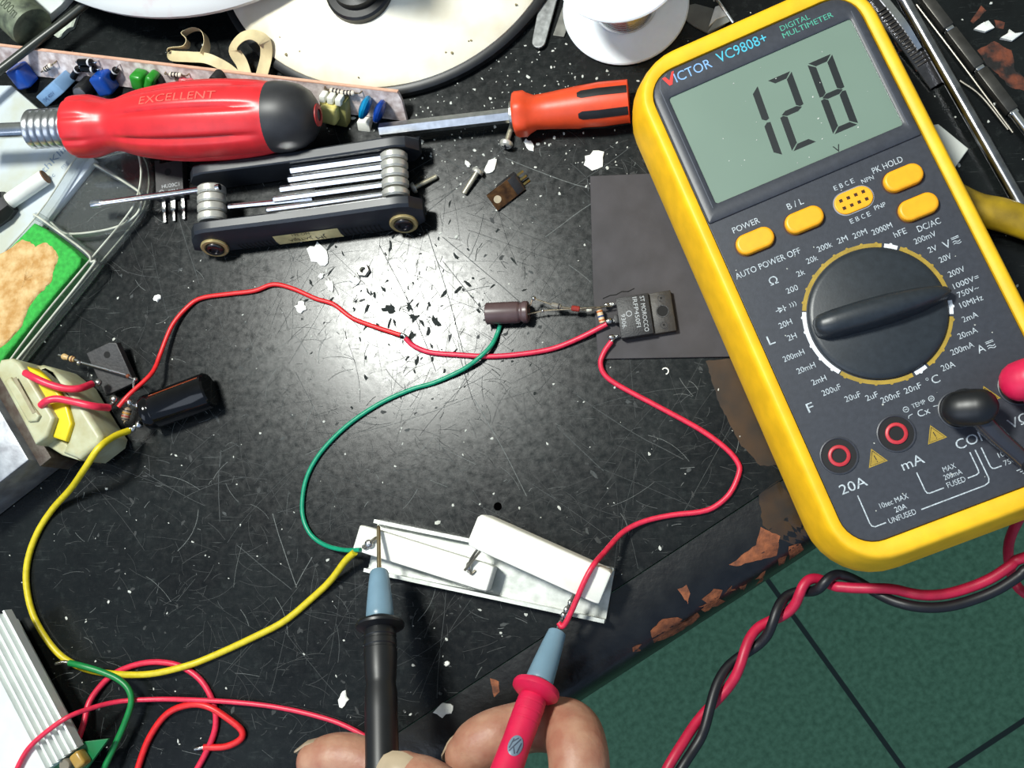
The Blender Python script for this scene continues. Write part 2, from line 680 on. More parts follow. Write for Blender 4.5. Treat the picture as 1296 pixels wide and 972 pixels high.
def scratch(x, y, ang, L, w_, mi, bend=0.15):
    n = 6
    pts, a = [], ang
    px, py = x, y
    b = rs.uniform(-bend, bend) / n
    for i in range(n + 1):
        pts.append((px, py))
        a += b + rs.uniform(-0.05, 0.05)
        px += math.cos(a) * L / n
        py += math.sin(a) * L / n
    Q = [V((p[0], p[1], 0)) for p in pts]
    if any((q - E0).dot(EN) > -1 for q in Q):
        return
    mb.stroke(pts, w_, 0.03 + 0.001 * mi, mi)


for i in range(2300):
    px, py = rs.uniform(60, 1000), rs.uniform(180, 960)
    p = at(px, py)
    scratch(p.x, p.y, rs.choice((0.6, 2.3, 1.2, 2.7, 0.1)) + rs.gauss(0, 0.5), rs.choice((1.5, 3, 5, 9, 16)) * rs.uniform(0.5, 1.3), rs.uniform(0.09, 0.24), rs.choice((0, 0, 0, 1, 1, 2)) if rs.random() < 0.6 else 0, 0.9)
for i in range(160):
    px, py = rs.uniform(180, 900), rs.uniform(250, 900)
    p = at(px, py)
    scratch(p.x, p.y, rs.uniform(0, 3.14), rs.uniform(22, 60), rs.uniform(0.10, 0.20), rs.choice((0, 1)), 0.4)
for (x0, y0), (x1, y1), mi in (((500, 300), (640, 180), 1), ((520, 170), (700, 300), 1), ((560, 300), (720, 420), 1), ((690, 300), (760, 250), 2), ((600, 505), (672, 625), 2), ((705, 540), (760, 600), 1),
                               ((730, 500), (860, 590), 1), ((280, 570), (270, 660), 1), ((345, 650), (372, 745), 2), ((395, 705), (372, 742), 2), ((300, 690), (370, 745), 1), ((225, 270), (250, 360), 1),
                               ((480, 310), (570, 460), 0), ((560, 330), (640, 430), 0), ((540, 290), (610, 470), 1), ((640, 200), (740, 250), 2), ((720, 240), (800, 190), 1)):
    a, b = at(x0, y0), at(x1, y1)
    scratch(a.x, a.y, math.atan2(b.y - a.y, b.x - a.x), (b - a).length, 0.3, mi, 0.1)
# scuffed pale dabs
for i in range(300):
    px, py = rs.uniform(100, 950), rs.uniform(200, 930)
    p = at(px, py)
    if (p - E0).dot(EN) < -2:
        mb.blob((p.x, p.y, 0.01), rs.uniform(0.2, 0.8), 0.025, 7, rs.choice((0, 0, 1)), 0.5, rs.uniform(1, 2.6), rs.uniform(0, 3), rs)
# dark pits round the middle
for i in range(150):
    px, py = rs.gauss(540, 70), rs.gauss(395, 60)
    p = at(px, py)
    if i % 3:
        mb.blob((p.x, p.y, 0.01), rs.uniform(0.25, 0.75), 0.025, 8, 3, 0.6, rs.uniform(1.2, 3.5), rs.uniform(0.4, 2.6), rs)
    else:
        scratch(p.x, p.y, rs.uniform(0.4, 2.6), rs.uniform(1.5, 6), rs.uniform(0.15, 0.35), 3, 0.8)
for px, py, r in ((491, 392, 2.6), (518, 388, 2.0), (523, 402, 2.2), (552, 408, 2.4), (521, 424, 2.3), (470, 372, 1.2)):
    p = at(px, py)
    mb.blob((p.x, p.y, 0.01), r * .6, 0.025, 14, 3, 0.6, 1.7, rs.uniform(0, 3), rs)
SCR.append(pm('bare_pit', (50, 54, 53), 0.9, 0, 0.3, 700, spec=0.1))
# two drilled holes
for px, py in ((630, 641),):
    p = at(px, py)
    mb.lathe([(1.75, 0.0), (1.7, 0.06), (0, 0.06)], 24, 4, Matrix.Translation(p))
SCR.append(pm('drilled_hole', (3, 3, 3), 0.9, 0, 0.1, 700, spec=0.0))
o = mb.build('scratches', SCR, top)
o['kind'] = 'stuff'

# ------------------------------------------------------------------ multimeter
MO, MA = V((142.195, 17.027, 0)), math.radians(20.954)
MF = Matrix.Translation(MO) @ Matrix.Rotation(MA, 4, 'Z')
MFI = MF.inverted()


def ml(px, py, z=34.0):
    p = MFI @ at(px, py, z)
    return (p.x, p.y)


meter = thing('multimeter', 'digital multimeter in a yellow rubber holster with its screen reading 128', 'multimeter', (MO.x, MO.y, 0))
YEL = pm('yellow_rubber', (255, 196, 22), 0.5, 0, 0.10, 120, 0.05)
PANEL = pm('charcoal_panel', (58, 61, 69), 0.42, 0, 0.12, 500, 0.04)
mb = MB(MF)


def mring(o, z, extra_v=0.0):
    return [(x, y, z) for x, y in rrect(93.6 + 2 * o, 209 + 2 * o, 19 + o, 8, (0, 22))]


inner = lambda z, d=0.0: [(x, y, z) for x, y in rrect(85.2 - 2 * d, 196.5 - 2 * d, 12 - d, 8, (0, 22.2))]
mb.loft([mring(3.5, 1.6), mring(5.0, 3), mring(5.8, 9), mring(5.0, 20), mring(2.6, 29), mring(1.2, 33), mring(0.4, 35), mring(-0.4, 35.8), mring(-1.2, 36.0),
         inner(35.5, -0.8), inner(35.0, -0.1), inner(32.6)])
mb.build('holster', YEL, meter, ang=50)
mb = MB(MF)
mb.prism([(x, y) for x, y, z in inner(0, 0.15)], 32.7, 34.0, 0.3)
# raised screen surround
out_ = []
for k, (sx_, sy_, r) in enumerate(((1, 1, 10.5), (-1, 1, 10.5), (-1, -1, 1.0), (1, -1, 1.0))):
    for j in range(7):
        a = math.pi / 2 * (k + j / 6)
        out_.append((sx_ * (42.2 - r) + r * math.cos(a), 87.9 + sy_ * (32.2 - r) + r * math.sin(a)))
in_ = rrect(74.6, 47.4, 1.2, 6, (0.6, 85.8))
mb.loft([[(x, y, 33.9) for x, y in out_], [(x, y, 34.7) for x, y in inset(out_, 0.25)], [(x, y, 34.95) for x, y in inset(out_, 0.7)],
         [(x, y, 34.9) for x, y in inset(in_, -0.5)], [(x, y, 34.6) for x, y in in_], [(x, y, 34.05) for x, y in in_]], cap0=False, cap1=False)
mb.stroke([(-38.4, 61), (-38.4, 114), (-37, 117.2), (-33.5, 118.9)], 0.25, 35.0, 1)
mb.stroke([(39.2, 61), (39.2, 112)], 0.3, 35.0, 1)
panel = mb.build('front_panel', [PANEL, pm('panel_groove', (92, 96, 106), 0.4)], meter)
# screen
LCD = pm('lcd_glass', (118, 138, 124), 0.32, 0, 0.03, 40, coat=0.6)
mb = MB(MF)
mb.prism(in_, 33.9, 34.15)
lcd = mb.build('screen', LCD, meter)
INK = pm('lcd_ink', (24, 30, 32), 0.4, 0, 0.05, 300, coat=0.4)
mb = MB(MF)


def seg7(u, v, segs, w_=9.9, h=30.2, t=2.7, sh=0.087):
    g, e = 0.45, t / 2
    q = h / 2

    def quad(p):
        mb.add([(u + x + y * sh, v + y, 34.2) for x, y in p], [tuple(range(len(p)))])
    hs = t * 0.8
    S = {'a': [(g, h), (w_ - g, h), (w_ - t, h - hs), (t, h - hs)],
         'd': [(g, 0), (t, hs), (w_ - t, hs), (w_ - g, 0)],
         'g': [(g + .4, q), (t, q + hs / 2), (w_ - t, q + hs / 2), (w_ - g - .4, q), (w_ - t, q - hs / 2), (t, q - hs / 2)],
         'f': [(0, h - g), (t, h - hs - g), (t, q + hs / 2 + g), (e, q + g), (0, q + g * 1.6)],
         'b': [(w_, h - g), (w_ - t, h - hs - g), (w_ - t, q + hs / 2 + g), (w_ - e, q + g), (w_, q + g * 1.6)],
         'e': [(0, g), (t, hs + g), (t, q - hs / 2 - g), (e, q - g), (0, q - g * 1.6)],
         'c': [(w_, g), (w_ - t, hs + g), (w_ - t, q - hs / 2 - g), (w_ - e, q - g), (w_, q - g * 1.6)]}
    for s in segs:
        quad(S[s])


seg7(-16.5, 69.6, 'bc')
seg7(-2.7, 69.5, 'abged')
seg7(13.6, 69.3, 'abcdefg')
mb.text('V', 11.4, 62.3, 2.6, 2.8, 34.2)
mb.build('screen_digits', INK, lcd)
mb = MB(MF)
rs = random.Random(31)
for i in range(120):
    u, v = rs.uniform(-41, 41), rs.uniform(-70, 118)
    if (u * u + v * v) ** .5 < 33 or (v < 56 and rs.random() < .7):
        continue
    if not (-35 < u < 36 and 64 < v < 107):
        v = rs.uniform(57.5, 61) if v > 50 and abs(u) < 34 else v
        if v > 56:
            continue
    mb.blob((u, v, 34.16 if v > 62 else 34.02), rs.uniform(.08, .28), .12, 6, 0, .4, 1.3, rs.uniform(0, 3), rs)
o = mb.build('dust_specks', pm('dust', (206, 208, 200), 0.8, 0, .2, 900), panel)
o['kind'] = 'stuff'
# dial
DIAL = pm('dial_plastic', (42, 48, 54), 0.38, 0, 0.15, 400, 0.03)
mb = MB(MF)
mb.lathe([(0, 33.9), (24.6, 33.9), (24.6, 35.0), (24.2, 35.5), (22.5, 35.9), (0, 36.3)], 72)
dial = mb.build('dial', DIAL, meter, ang=40)
mb = MB(MF @ Matrix.Translation((0.2, 0.0, 0)) @ Matrix.Rotation(-0.118, 4, 'Z'))
rings = []
for u, hw, h in ((-23.6, 1.5, 6.2), (-23.0, 3.4, 7.2), (-21.0, 4.8, 8.2), (-16, 5.4, 9.0), (-6, 5.7, 9.6), (4, 5.6, 9.6), (14, 4.6, 9.0), (20, 3.4, 7.8), (24, 2.2, 5.6), (25.6, 0.9, 3.6)):
    z0 = 35.6
    rings.append([(u, hw, z0), (u, hw * 0.93, z0 + h * .35), (u, hw * 0.8, z0 + h * .72), (u, hw * .55, z0 + h * .93), (u, hw * .2, z0 + h), (u, -hw * .2, z0 + h), (u, -hw * .55, z0 + h * .93), (u, -hw * 0.8, z0 + h * .72),
                  (u, -hw * 0.93, z0 + h * .35), (u, -hw, z0)])
mb.loft(rings)
mb.build('pointer', DIAL, dial, ang=60)
# dial ring
GOLD = pm('gold_print', (176, 146, 50), 0.5, 0, 0.15, 300)
WHITEP = pm('bright_white_print', (236, 240, 244), 0.5, 0, 0.08, 300)
mb = MB(MF)


def rang(zx, zy):
    u, v = ml(zx / 3.2727 + 900, zy / 3.2727 + 230)
    return math.atan2(v, u)


def arc(a0, a1, mi, r=25.7, w_=1.5):
    n = max(4, int(abs(a1 - a0) * 20))
    mb.stroke([(r * math.cos(a0 + (a1 - a0) * i / n), r * math.sin(a0 + (a1 - a0) * i / n)) for i in range(n + 1)], w_, 34.06, mi)


g = 0.035
aw0, aw1 = rang(718, 250), rang(775, 262)                 # hFE
bw0, bw1 = rang(995, 490), rang(1003, 548)                # 10MHz
cw0, cw1 = rang(900, 775), rang(852, 806)                 # celsius
lw0, lw1 = rang(525, 800), rang(370, 540)                 # inductance
tau = 2 * math.pi
arc(aw0, aw1, 1)
arc(bw0, bw1, 1)
arc(cw0, cw1, 1)
arc(lw0 if lw0 > 0 else lw0 + tau, lw1 if lw1 > 0 else lw1 + tau, 1)
arc(aw1 - g, bw0 + 0.16, 0)
arc(bw1 - g, cw0 + g, 0)
arc(cw1 - g, (lw0 if lw0 < 0 else lw0 - tau) + g / 2, 0)
arc((lw1 if lw1 > 0 else lw1 + tau) - g / 2, aw0 + g, 0)
for zx, zy, mi in ((368, 500, 0), (380, 440, 0), (408, 382, 0), (447, 332, 0), (497, 290, 0), (553, 260, 0), (617, 242, 0), (683, 237, 0), (747, 245, 1), (813, 262, 0), (872, 296, 0), (925, 338, 0), (965, 386, 0),
                   (1008, 515, 1), (1008, 572, 0), (992, 638, 0), (965, 700, 0), (925, 750, 0), (875, 795, 1), (815, 826, 0), (750, 843, 0), (683, 848, 0), (617, 838, 0), (550, 818, 0), (495, 785, 1), (445, 740, 1), (403, 688, 1), (376, 628, 1), (363, 565, 1)):
    a = rang(zx, zy)
    mb.lathe([(0, 34.1), (0.62, 34.1), (0.62, 34.0)], 10, mi, Matrix.Translation((26.3 * math.cos(a), 26.3 * math.sin(a), 0.02)))
mb.build('dial_scale', [GOLD, WHITEP], meter)
# buttons and transistor socket
BTN = pm('orange_yellow_button', (255, 176, 26), 0.42, 0, 0.06, 300)
for nm, u, v in (('button', -29.2, 42.6), ('button', -9.6, 42.8), ('button', 29.1, 43.0), ('button', 29.3, 30.6)):
    mb = MB(MF)
    st = rrect(14.6, 8.0, 3.8, 8, (u, v))
    mb.prism(inset(st, -0.5), 33.9, 34.12, 0, mi=1)
    mb.prism(st, 34.0, 36.6, 1.1, 4)
    mb.build(nm, [BTN, pm('button_gap', (70, 36, 16), 0.6)], meter)
mb = MB(MF)
st = rrect(14.4, 8.4, 4.1, 8, (9.8, 42.6))
mb.prism(inset(st, -0.45), 33.9, 34.2, 0, mi=2)
mb.prism(st, 34.0, 34.9, 0.4)
for k in range(4):
    for dv in (1.55, -1.55):
        mb.box((9.8 - 4.35 + 2.9 * k, 42.6 + dv, 34.75), (1.25, 1.25, 0.36), mi=1)
mb.build('transistor_socket', [BTN, pm('socket_hole', (60, 34, 14), 0.8), pm('socket_rim', (150, 152, 160), 0.4)], meter)
# jacks
RING = pm('red_jack_ring', (206, 56, 66), 0.4, 0, 0.15, 300)
HOLE = pm('jack_recess', (8, 6, 8), 0.5)
for u, v in ((-33.3, -43.0), (-11.8, -43.0), (11.0, -43.0), (33.0, -43.0)):
    T = Matrix.Translation((u, v, 0))
    mb = MB(MF)
    mb.lathe([(6.9, 33.95), (6.8, 34.35), (6.4, 34.5), (6.1, 34.3), (6.0, 34.03)], 40, 0, T)
    mb.lathe([(0, 34.2), (6.05, 34.2), (6.05, 33.9)], 40, 1, T)
    jk = mb.build('jack', [PANEL, HOLE], meter)
    if u > 0:
        continue
    mb = MB(MF)
    mb.lathe([(2.6, 34.0), (2.6, 34.7), (2.9, 35.0), (3.5, 35.0), (3.9, 34.7), (3.9, 34.0)], 32, 0, T)
    mb.lathe([(0, 34.3), (2.6, 34.3), (2.6, 34.0)], 20, 1, T)
    mb.build('jack_ring', [RING, HOLE], jk)
# lettering
L = MB(MF)
Z = 34.05
RED_P, BLUE_P, CYAN_P, TEAL_P, GOLD_P = 1, 2, 3, 4, 5
tx = lambda s, u, v, w_, cap, mi=0, c=False, z=Z: L.text(s, u, v, w_, cap, z, c, 0, mi)
zf = 35.02
B_ = MB(MF)
B_.add([(-36.0, 118.0, zf), (-34.6, 118.0, zf), (-33.6, 115.9, zf), (-31.6, 118.9, zf), (-30.6, 118.9, zf), (-33.2, 113.9, zf), (-34.4, 113.9, zf)], [(0, 1, 2, 6), (2, 3, 4, 5), (2, 5, 6)], 0)
B_.text('ICTOR', -31.4, 113.9, 15.0, 3.9, zf, mi=1)
B_.text('VC9808+', -13.6, 114.2, 20.2, 4.1, zf, mi=2)
B_.text('DIGITAL', 12.7, 115.8, 11.8, 2.2, zf, mi=3)
B_.text('MULTIMETER', 12.4, 112.7, 20.2, 2.2, zf, mi=3)
B_.build('brand_lettering', [pm('red_print', (226, 50, 42), 0.5), pm('pale_blue_print', (132, 178, 232), 0.5), pm('cyan_print', (74, 190, 214), 0.5), pm('teal_print', (80, 176, 150), 0.5)], panel)
tx('POWER', -35, 48.8, 10.6, 2.3)
tx('B / L', -13, 49.0, 6.2, 2.4)
for k, ch in enumerate('EBCE'):
    tx(ch, 5.3 + 2.2 * k, 48.9, 1.25, 1.8)
    tx(ch, 5.4 + 2.2 * k, 34.7, 1.25, 1.8)
tx('NPN', 15.4, 47.2, 4.6, 1.7)
tx('PNP', 15.4, 35.9, 4.3, 1.7)
tx('PK HOLD', 20.6, 49.1, 11.6, 2.3)
tx('DC/AC', 25.9, 22.0, 8.6, 2.3)
tx('AUTO POWER OFF', -41.0, 31.8, 25.6, 2.3)
for s, u, v, w_, cap in (('200', -24, 20.3, 4.4, 2.1), ('2k', -18.7, 24.8, 3, 2.1), ('20k', -12.9, 27.9, 4.2, 2.1), ('200k', -6.8, 30.5, 5.7, 2.1), ('2M', .1, 30.5, 3.8, 2.1), ('20M', 6.7, 30, 5.2, 2.1),
                         ('2000M', 14.6, 28.5, 7.6, 2.1), ('hFE', 19.8, 24.5, 4.6, 2.2), ('200mV', 27.0, 19.3, 8.2, 2.1), ('2V', 27.6, 14.3, 3.2, 2.1), ('20V', 30.2, 9.4, 4.5, 2.1), ('200V', 31.6, 3.2, 6.0, 2.1),
                         ('1000V=', 33.0, -1.5, 9.4, 2.0), ('750V~', 32.2, -5.0, 7.8, 2.0), ('10MHz', 31.6, -8.9, 8.3, 2.1), ('2mA', 28.8, -13.9, 5.6, 2.1), ('20mA', 25.6, -19.0, 7.0, 2.1), ('200mA', 21.6, -23.4, 8.3, 2.1),
                         ('20A', 14.5, -27.4, 4.8, 2.2), ('20nF', .1, -30.1, 6.2, 2.1), ('200nF', -8.2, -30.2, 7.2, 2.1), ('2uF', -14.1, -27.4, 4.5, 2.1), ('20uF', -20.3, -25.0, 5.8, 2.1), ('200uF', -26.2, -19.9, 7.0, 2.1),
                         ('2mH', -28.8, -14.9, 5.4, 2.1), ('20mH', -31.2, -9.0, 6.9, 2.1), ('200mH', -33.4, -3.0, 8.0, 2.1), ('2H', -31.2, 3.7, 3.4, 2.1), ('20H', -31.4, 9.2, 4.9, 2.1),
                         ('L', -38.6, 5.6, 2.4, 3.4), ('F', -35.6, -23.0, 2.4, 3.4), ('\u03a9', -28.9, 26.0, 3.2, 2.9), ('C', 8.6, -30.1, 2.8, 2.9)):
    tx(s, u, v, w_, cap, 0, True)
L.stroke([(6.0 + 0.45 * math.cos(a * .7), -29.0 + 0.45 * math.sin(a * .7)) for a in range(10)], 0.2, Z)
# diode and buzzer symbol
L.add([(-31.6, 16.0, Z), (-31.6, 13.6, Z), (-29.6, 14.8, Z)], [(0, 1, 2)])
L.stroke([(-29.5, 16.0), (-29.5, 13.6)], 0.35, Z)
L.stroke([(-32.8, 14.8), (-28.6, 14.8)], 0.3, Z)
for k in range(3):
    L.stroke([(-27.4 + k * 0.9 + (0.5 + .1 * k) * math.cos(a), 14.8 + (0.8 + .15 * k) * math.sin(a)) for a in (-1.1, -.5, 0, .5, 1.1)], 0.25, Z)
# V and A with direct / alternating marks
for ch, u, v in (('V', 31.4, 12.4), ('A', 26.0, -27.4)):
    tx(ch, u, v, 2.8, 2.9)
    for k in range(2):
        L.stroke([(u + 3.6, v + 2.9 - .55 * k), (u + 6.4, v + 2.9 - .55 * k)], 0.28, Z)
    for k in range(2):
        L.stroke([(u + 3.6 + .35 * i, v + 1.2 - .8 * k + .3 * math.sin(i * .8)) for i in range(9)], 0.28, Z)
# lower block
tx('20A', -38.0, -56.3, 9.8, 3.5)
tx('mA', -14.9, -56.1, 8.0, 3.5)
tx('COM', 5.1, -56.2, 12.0, 3.5)
tx('V\u03a9Hz', 24.3, -56.0, 14.6, 3.4)
tx('TEMP', -2.9, -36.9, 5.0, 1.6)
tx('Cx', -2.2, -40.6, 4.3, 2.4)
for u, v in ((-5.2, -36.3), (4.4, -36.0)):
    L.stroke([(u + 0.95 * math.cos(a * .45), v + 0.95 * math.sin(a * .45)) for a in range(15)], 0.25, Z)
    L.stroke([(u - .55, v), (u + .55, v)], 0.25, Z)
L.stroke([(4.4, -36.55), (4.4, -35.45)], 0.25, Z)
L.stroke([(-5.7, -39.6), (-5.2, -38.8), (-3.8, -38.6)], 0.3, Z)
L.stroke([(3.8, -38.8), (5.2, -39.0), (6.0, -39.8)], 0.3, Z)
for u, v in ((-22.0, -48.8), (0.1, -48.6), (22.5, -42.6)):
    tri = [(u + 4.1 * math.cos(math.pi / 2 + k * tau / 3), v + 4.1 * math.sin(math.pi / 2 + k * tau / 3)) for k in range(3)]
    L.add([(x, y, Z) for x, y in tri], [(0, 1, 2)], GOLD_P)
    t2 = inset(tri, 0.45)
    L.stroke([*t2, t2[0]], 0.22, Z + .02, 6)
    L.stroke([(u - .1, v + 1.4), (u + .1, v - .4)], 0.32, Z + .02, 6)
    L.stroke([(u + .1, v - .8), (u + .1, v - 1.15)], 0.32, Z + .02, 6)
for pts in ([(-33.1, -58.4), (-33.2, -69.0), (-32.9, -70.1), (-32.0, -70.7), (-28, -70.7)], [(-15.0, -70.8), (8.2, -70.8), (9.8, -70.3), (10.4, -69.0), (10.4, -58.2)],
            [(-11.1, -58.3), (-11.1, -65.3), (-10.8, -66.2), (-10.0, -66.6), (-4.8, -66.6)], [(4.0, -66.4), (7.2, -66.4), (8.2, -66.0), (8.4, -65.0), (8.4, -58.3)],
            [(12.6, -58.2), (12.6, -65.4), (13, -66.3), (13.8, -66.6), (16.2, -66.6)]):
    L.stroke(pts, 0.42, Z)
tx('10sec MAX', -27.6, -65.6, 10.4, 1.9)
tx('20A', -23.4, -68.7, 4.2, 1.9)
tx('UNFUSED', -26.9, -71.6, 9.9, 1.9)
tx('MAX', -2.5, -61.6, 4.5, 1.8)
tx('200mA', -3.4, -64.3, 6.5, 1.8)
tx('FUSED', -3.5, -67.2, 6.6, 1.9)
tx('1000V', 16.6, -63.8, 6.6, 1.8)
tx('750V~', 17.2, -67.0, 7.0, 1.8)
for k, hw in enumerate((2.0, 1.2, 0.5)):
    L.stroke([(22.0 - hw, -70.0 - k * .8), (22.0 + hw, -70.0 - k * .8)], 0.3, Z)
L.stroke([(22.0, -68.4), (22.0, -70.0)], 0.3, Z)
L.build('lettering', [PRINT, pm('red_print', (226, 50, 42), 0.5), pm('pale_blue_print', (132, 178, 232), 0.5), pm('cyan_print', (74, 190, 214), 0.5), pm('teal_print', (80, 176, 150), 0.5),
                      GOLD, pm('dark_print', (34, 32, 30), 0.6)], panel)

# ------------------------------------------------------------------ desk lamp (cream base, low shade)
CREAMP = pm('cream_paint', (240, 236, 220), 0.4, 0, 0.05, 60, 0.02, col2=(226, 216, 190))
LB = V((-57.0, 218.0, 0))
lamp = thing('desk_lamp', 'desk lamp with a round cream base, black rim and a white shade hanging low', 'lamp', LB)
T = Matrix.Translation(LB)
mb = MB(T)
mb.lathe([(0, 0.1), (86, 0.1), (87, 1), (87, 4.2), (85.8, 5.2), (83.5, 5.4), (0, 5.0)], 96)
mb.build('base_rim', BLACK, lamp)
mb = MB(T)
mb.lathe([(0, 5.0), (83.6, 5.0), (83.4, 6.2), (80, 8.6), (72, 11.5), (60, 13.6), (40, 15.2), (24, 15.8), (19, 15.9), (0, 15.9)], 96)
rs = random.Random(3)
for i in range(70):
    a, q = rs.uniform(3.4, 6.0), rs.uniform(35, 82)
    zt_ = 15.4 - (q / 84) ** 3 * 7.6
    mb.blob((q * math.cos(a), q * math.sin(a), zt_), rs.uniform(.25, .8), 0.45, 6, 1, rnd=rs)
for i in range(90):
    a, q = rs.gauss(4.98, .10), rs.gauss(64, 4)
    mb.blob((q * math.cos(a), q * math.sin(a), 15.2 - (q / 84) ** 3 * 7.0), rs.uniform(.15, .5), 0.35, 6, 1, rnd=rs)
mb.build('base', [CREAMP, pm('grime_speck', (140, 128, 92), 0.8)], lamp)
PO = at(455, -14, 16) * 1.0
PO.z = 0
mb = MB(Matrix.Translation(PO))
mb.lathe([(0, 13), (15.5, 13), (15.5, 17), (14.5, 18), (11.5, 18.2), (11, 22), (8, 23), (7.6, 120), (0, 120)], 40)
mb.build('post', BLACK, lamp)
SC = V((-145, 292, 22))
mb = MB()
mb.tube([PO + V((0, 0, 112)), PO + V((-8, 20, 128)), PO + V((-45, 80, 100)), SC + V((4, -4, 15))], 5, 12)
mb.build('arm', BLACK, lamp)
mb = MB(Matrix.Translation(SC))
mb.lathe([(121, 0), (123.5, -1.5), (124, 1), (121, 5), (105, 10), (70, 15), (30, 17), (0, 18)], 96)
mb.lathe([(121, 0), (103, 8), (68, 13), (28, 15), (0, 16)], 96)
mb.build('shade', pm('white_shade', (200, 204, 204), 0.5, 0, 0.1, 26, 0.03, col2=(190, 160, 164), mask=(0.3, 0.42)), lamp)

# ------------------------------------------------------------------ solder spool
SP = V((50.5, 165.0, 0))
spool = thing('solder_spool', 'white plastic spool with shiny solder wire wound on it', 'spool', SP)
WHITEPL = pm('white_plastic', (238, 242, 246), 0.38, 0, 0.03, 200, sss=0.1)
T = Matrix.Translation(SP)
for z in (0.1, 37):
    mb = MB(T)
    mb.lathe([(0, z), (25.5, z), (27.2, z + .7), (27.4, z + 1.6), (26.9, z + 2.3), (24, z + 2.4), (12, z + 2.2), (0, z + 2.2)], 64)
    mb.build('flange', WHITEPL, spool)
mb = MB(T)
prof = [(0, 2.3)]
for k in range(28):
    z = 2.6 + k * 1.22
    prof += [(13.4, z), (14.0, z + .4), (14.0, z + .8), (13.4, z + 1.2)]
prof += [(0, 37)]
mb.lathe(prof, 48)
mb.build('solder_wire', SHINY, spool, ang=60)

# ------------------------------------------------------------------ steel strip, thin blades by the spool
p0, p1 = at(681, 58, 2), at(697, -12, 2)
F = frame(p0, p1 - p0)
Ln = (p1 - p0).length
mb = MB(F)
mb.prism([(-1.2 + 3.1 - 3.1 * math.cos(a), 3.1 * math.sin(a)) for a in (1.57, 1.1, .6, .2, -.2, -.6, -1.1, -1.57)] + [(Ln, -4.0), (Ln, 4.0)], -0.5, 0.6, 0.3)
tag(mb.build('steel_strip', pm('worn_steel', (150, 152, 152), 0.42, 0.9, 0.3, 400), loc=p0), 'rounded end of a flat steel strip between the lamp base and the spool', 'tool')
mb = MB()
mb.prism([(p.x, p.y) for p in (at(700, 46), at(714, 48), at(725, 20), at(712, 10))], 0.1, 0.9, 0.2)
tag(mb.build('metal_scrap', pm('grey_sheet', (120, 120, 114), 0.5, 0.6, 0.3, 200), loc=at(710, 30)), 'grey sheet scrap poking out from under the left of the spool', 'scrap')
p0 = at(890, 22)
mb = MB()
mb.prism([(p.x, p.y) for p in (at(848, 12), at(880, 6), at(910, 14), at(918, 32), at(897, 44), at(878, 34))], 0.1, 1.1, 0.3)
mb.prism([(p.x, p.y) for p in (at(905, 11), at(914, 8), at(921, 22), at(907, 27), at(897, 36))], 1.1, 1.9, 0.3, mi=1)
mb.prism([(p.x, p.y) for p in (at(905, 28), at(922, 21), at(926, 28), at(895, 43))], 1.1, 1.5, 0.2, mi=2)
tag(mb.build('plastic_scrap', [pm('grey_film', (104, 104, 98), 0.45, 0, 0.2, 150), pm('white_torn', (222, 224, 222), 0.7), pm('pale_grey', (150, 154, 150), 0.5)], loc=p0), 'torn grey scrap with a white edge between the spool and the multimeter', 'scrap')
p0 = at(917, 14)
mb = MB()
mb.tube([at(905, -4, 4), at(915, 10, 4), at(928, 29, 3)], 0.7, 8)
tag(mb.build('steel_wire', SHINY, loc=p0), 'short bright steel wire above the top edge of the multimeter', 'wire')

# ------------------------------------------------------------------ tools beyond the meter
p0, p1 = at(1136, -14, 5), at(1306, 284, 5)
F = frame(p0, p1 - p0)
Ln = (p1 - p0).length
mb = MB(F @ Matrix.Rotation(math.pi / 2, 4, 'Y'))
mb.lathe([(0, -8), (2.7, -8), (2.7, Ln + 20), (0, Ln + 20)], 24)
tag(mb.build('steel_rod', pm('chrome_rod', (170, 172, 178), 0.2, 1.0, 0.3, 150), loc=p0), 'long smooth chrome rod right of the multimeter', 'tool')
p0, p1 = at(1166, -8, 3), at(1286, 148, 3)
F = frame(p0, p1 - p0)
Ln = (p1 - p0).length
rod = thing('jointed_rod', 'dark jointed square rod lying furthest right of the multimeter', 'tool', p0)
mb = MB(F)
fr = [0, .30, .62, .97]
for a, b in zip(fr, fr[1:]):
    mb.box(((a + b) / 2 * Ln, 0, 0), ((b - a) * Ln - 1.4, 4.6, 4.4), 0.6)
mb.build('rod_section', pm('gunmetal', (84, 82, 78), 0.38, 0.7, 0.25, 200), rod)
for a in fr[1:]:
    mb = MB(F)
    mb.box((a * Ln, 0, 0), (1.8, 3.4, 3.4), 0.4)
    mb.build('joint', SHINY, rod)
mb = MB(F @ Matrix.Rotation(math.pi / 2, 4, 'Y'))
mb.lathe([(0, .97 * Ln), (1.9, .97 * Ln), (1.9, Ln + 18), (0, Ln + 18)], 16)
mb.build('tip', SHINY, rod)
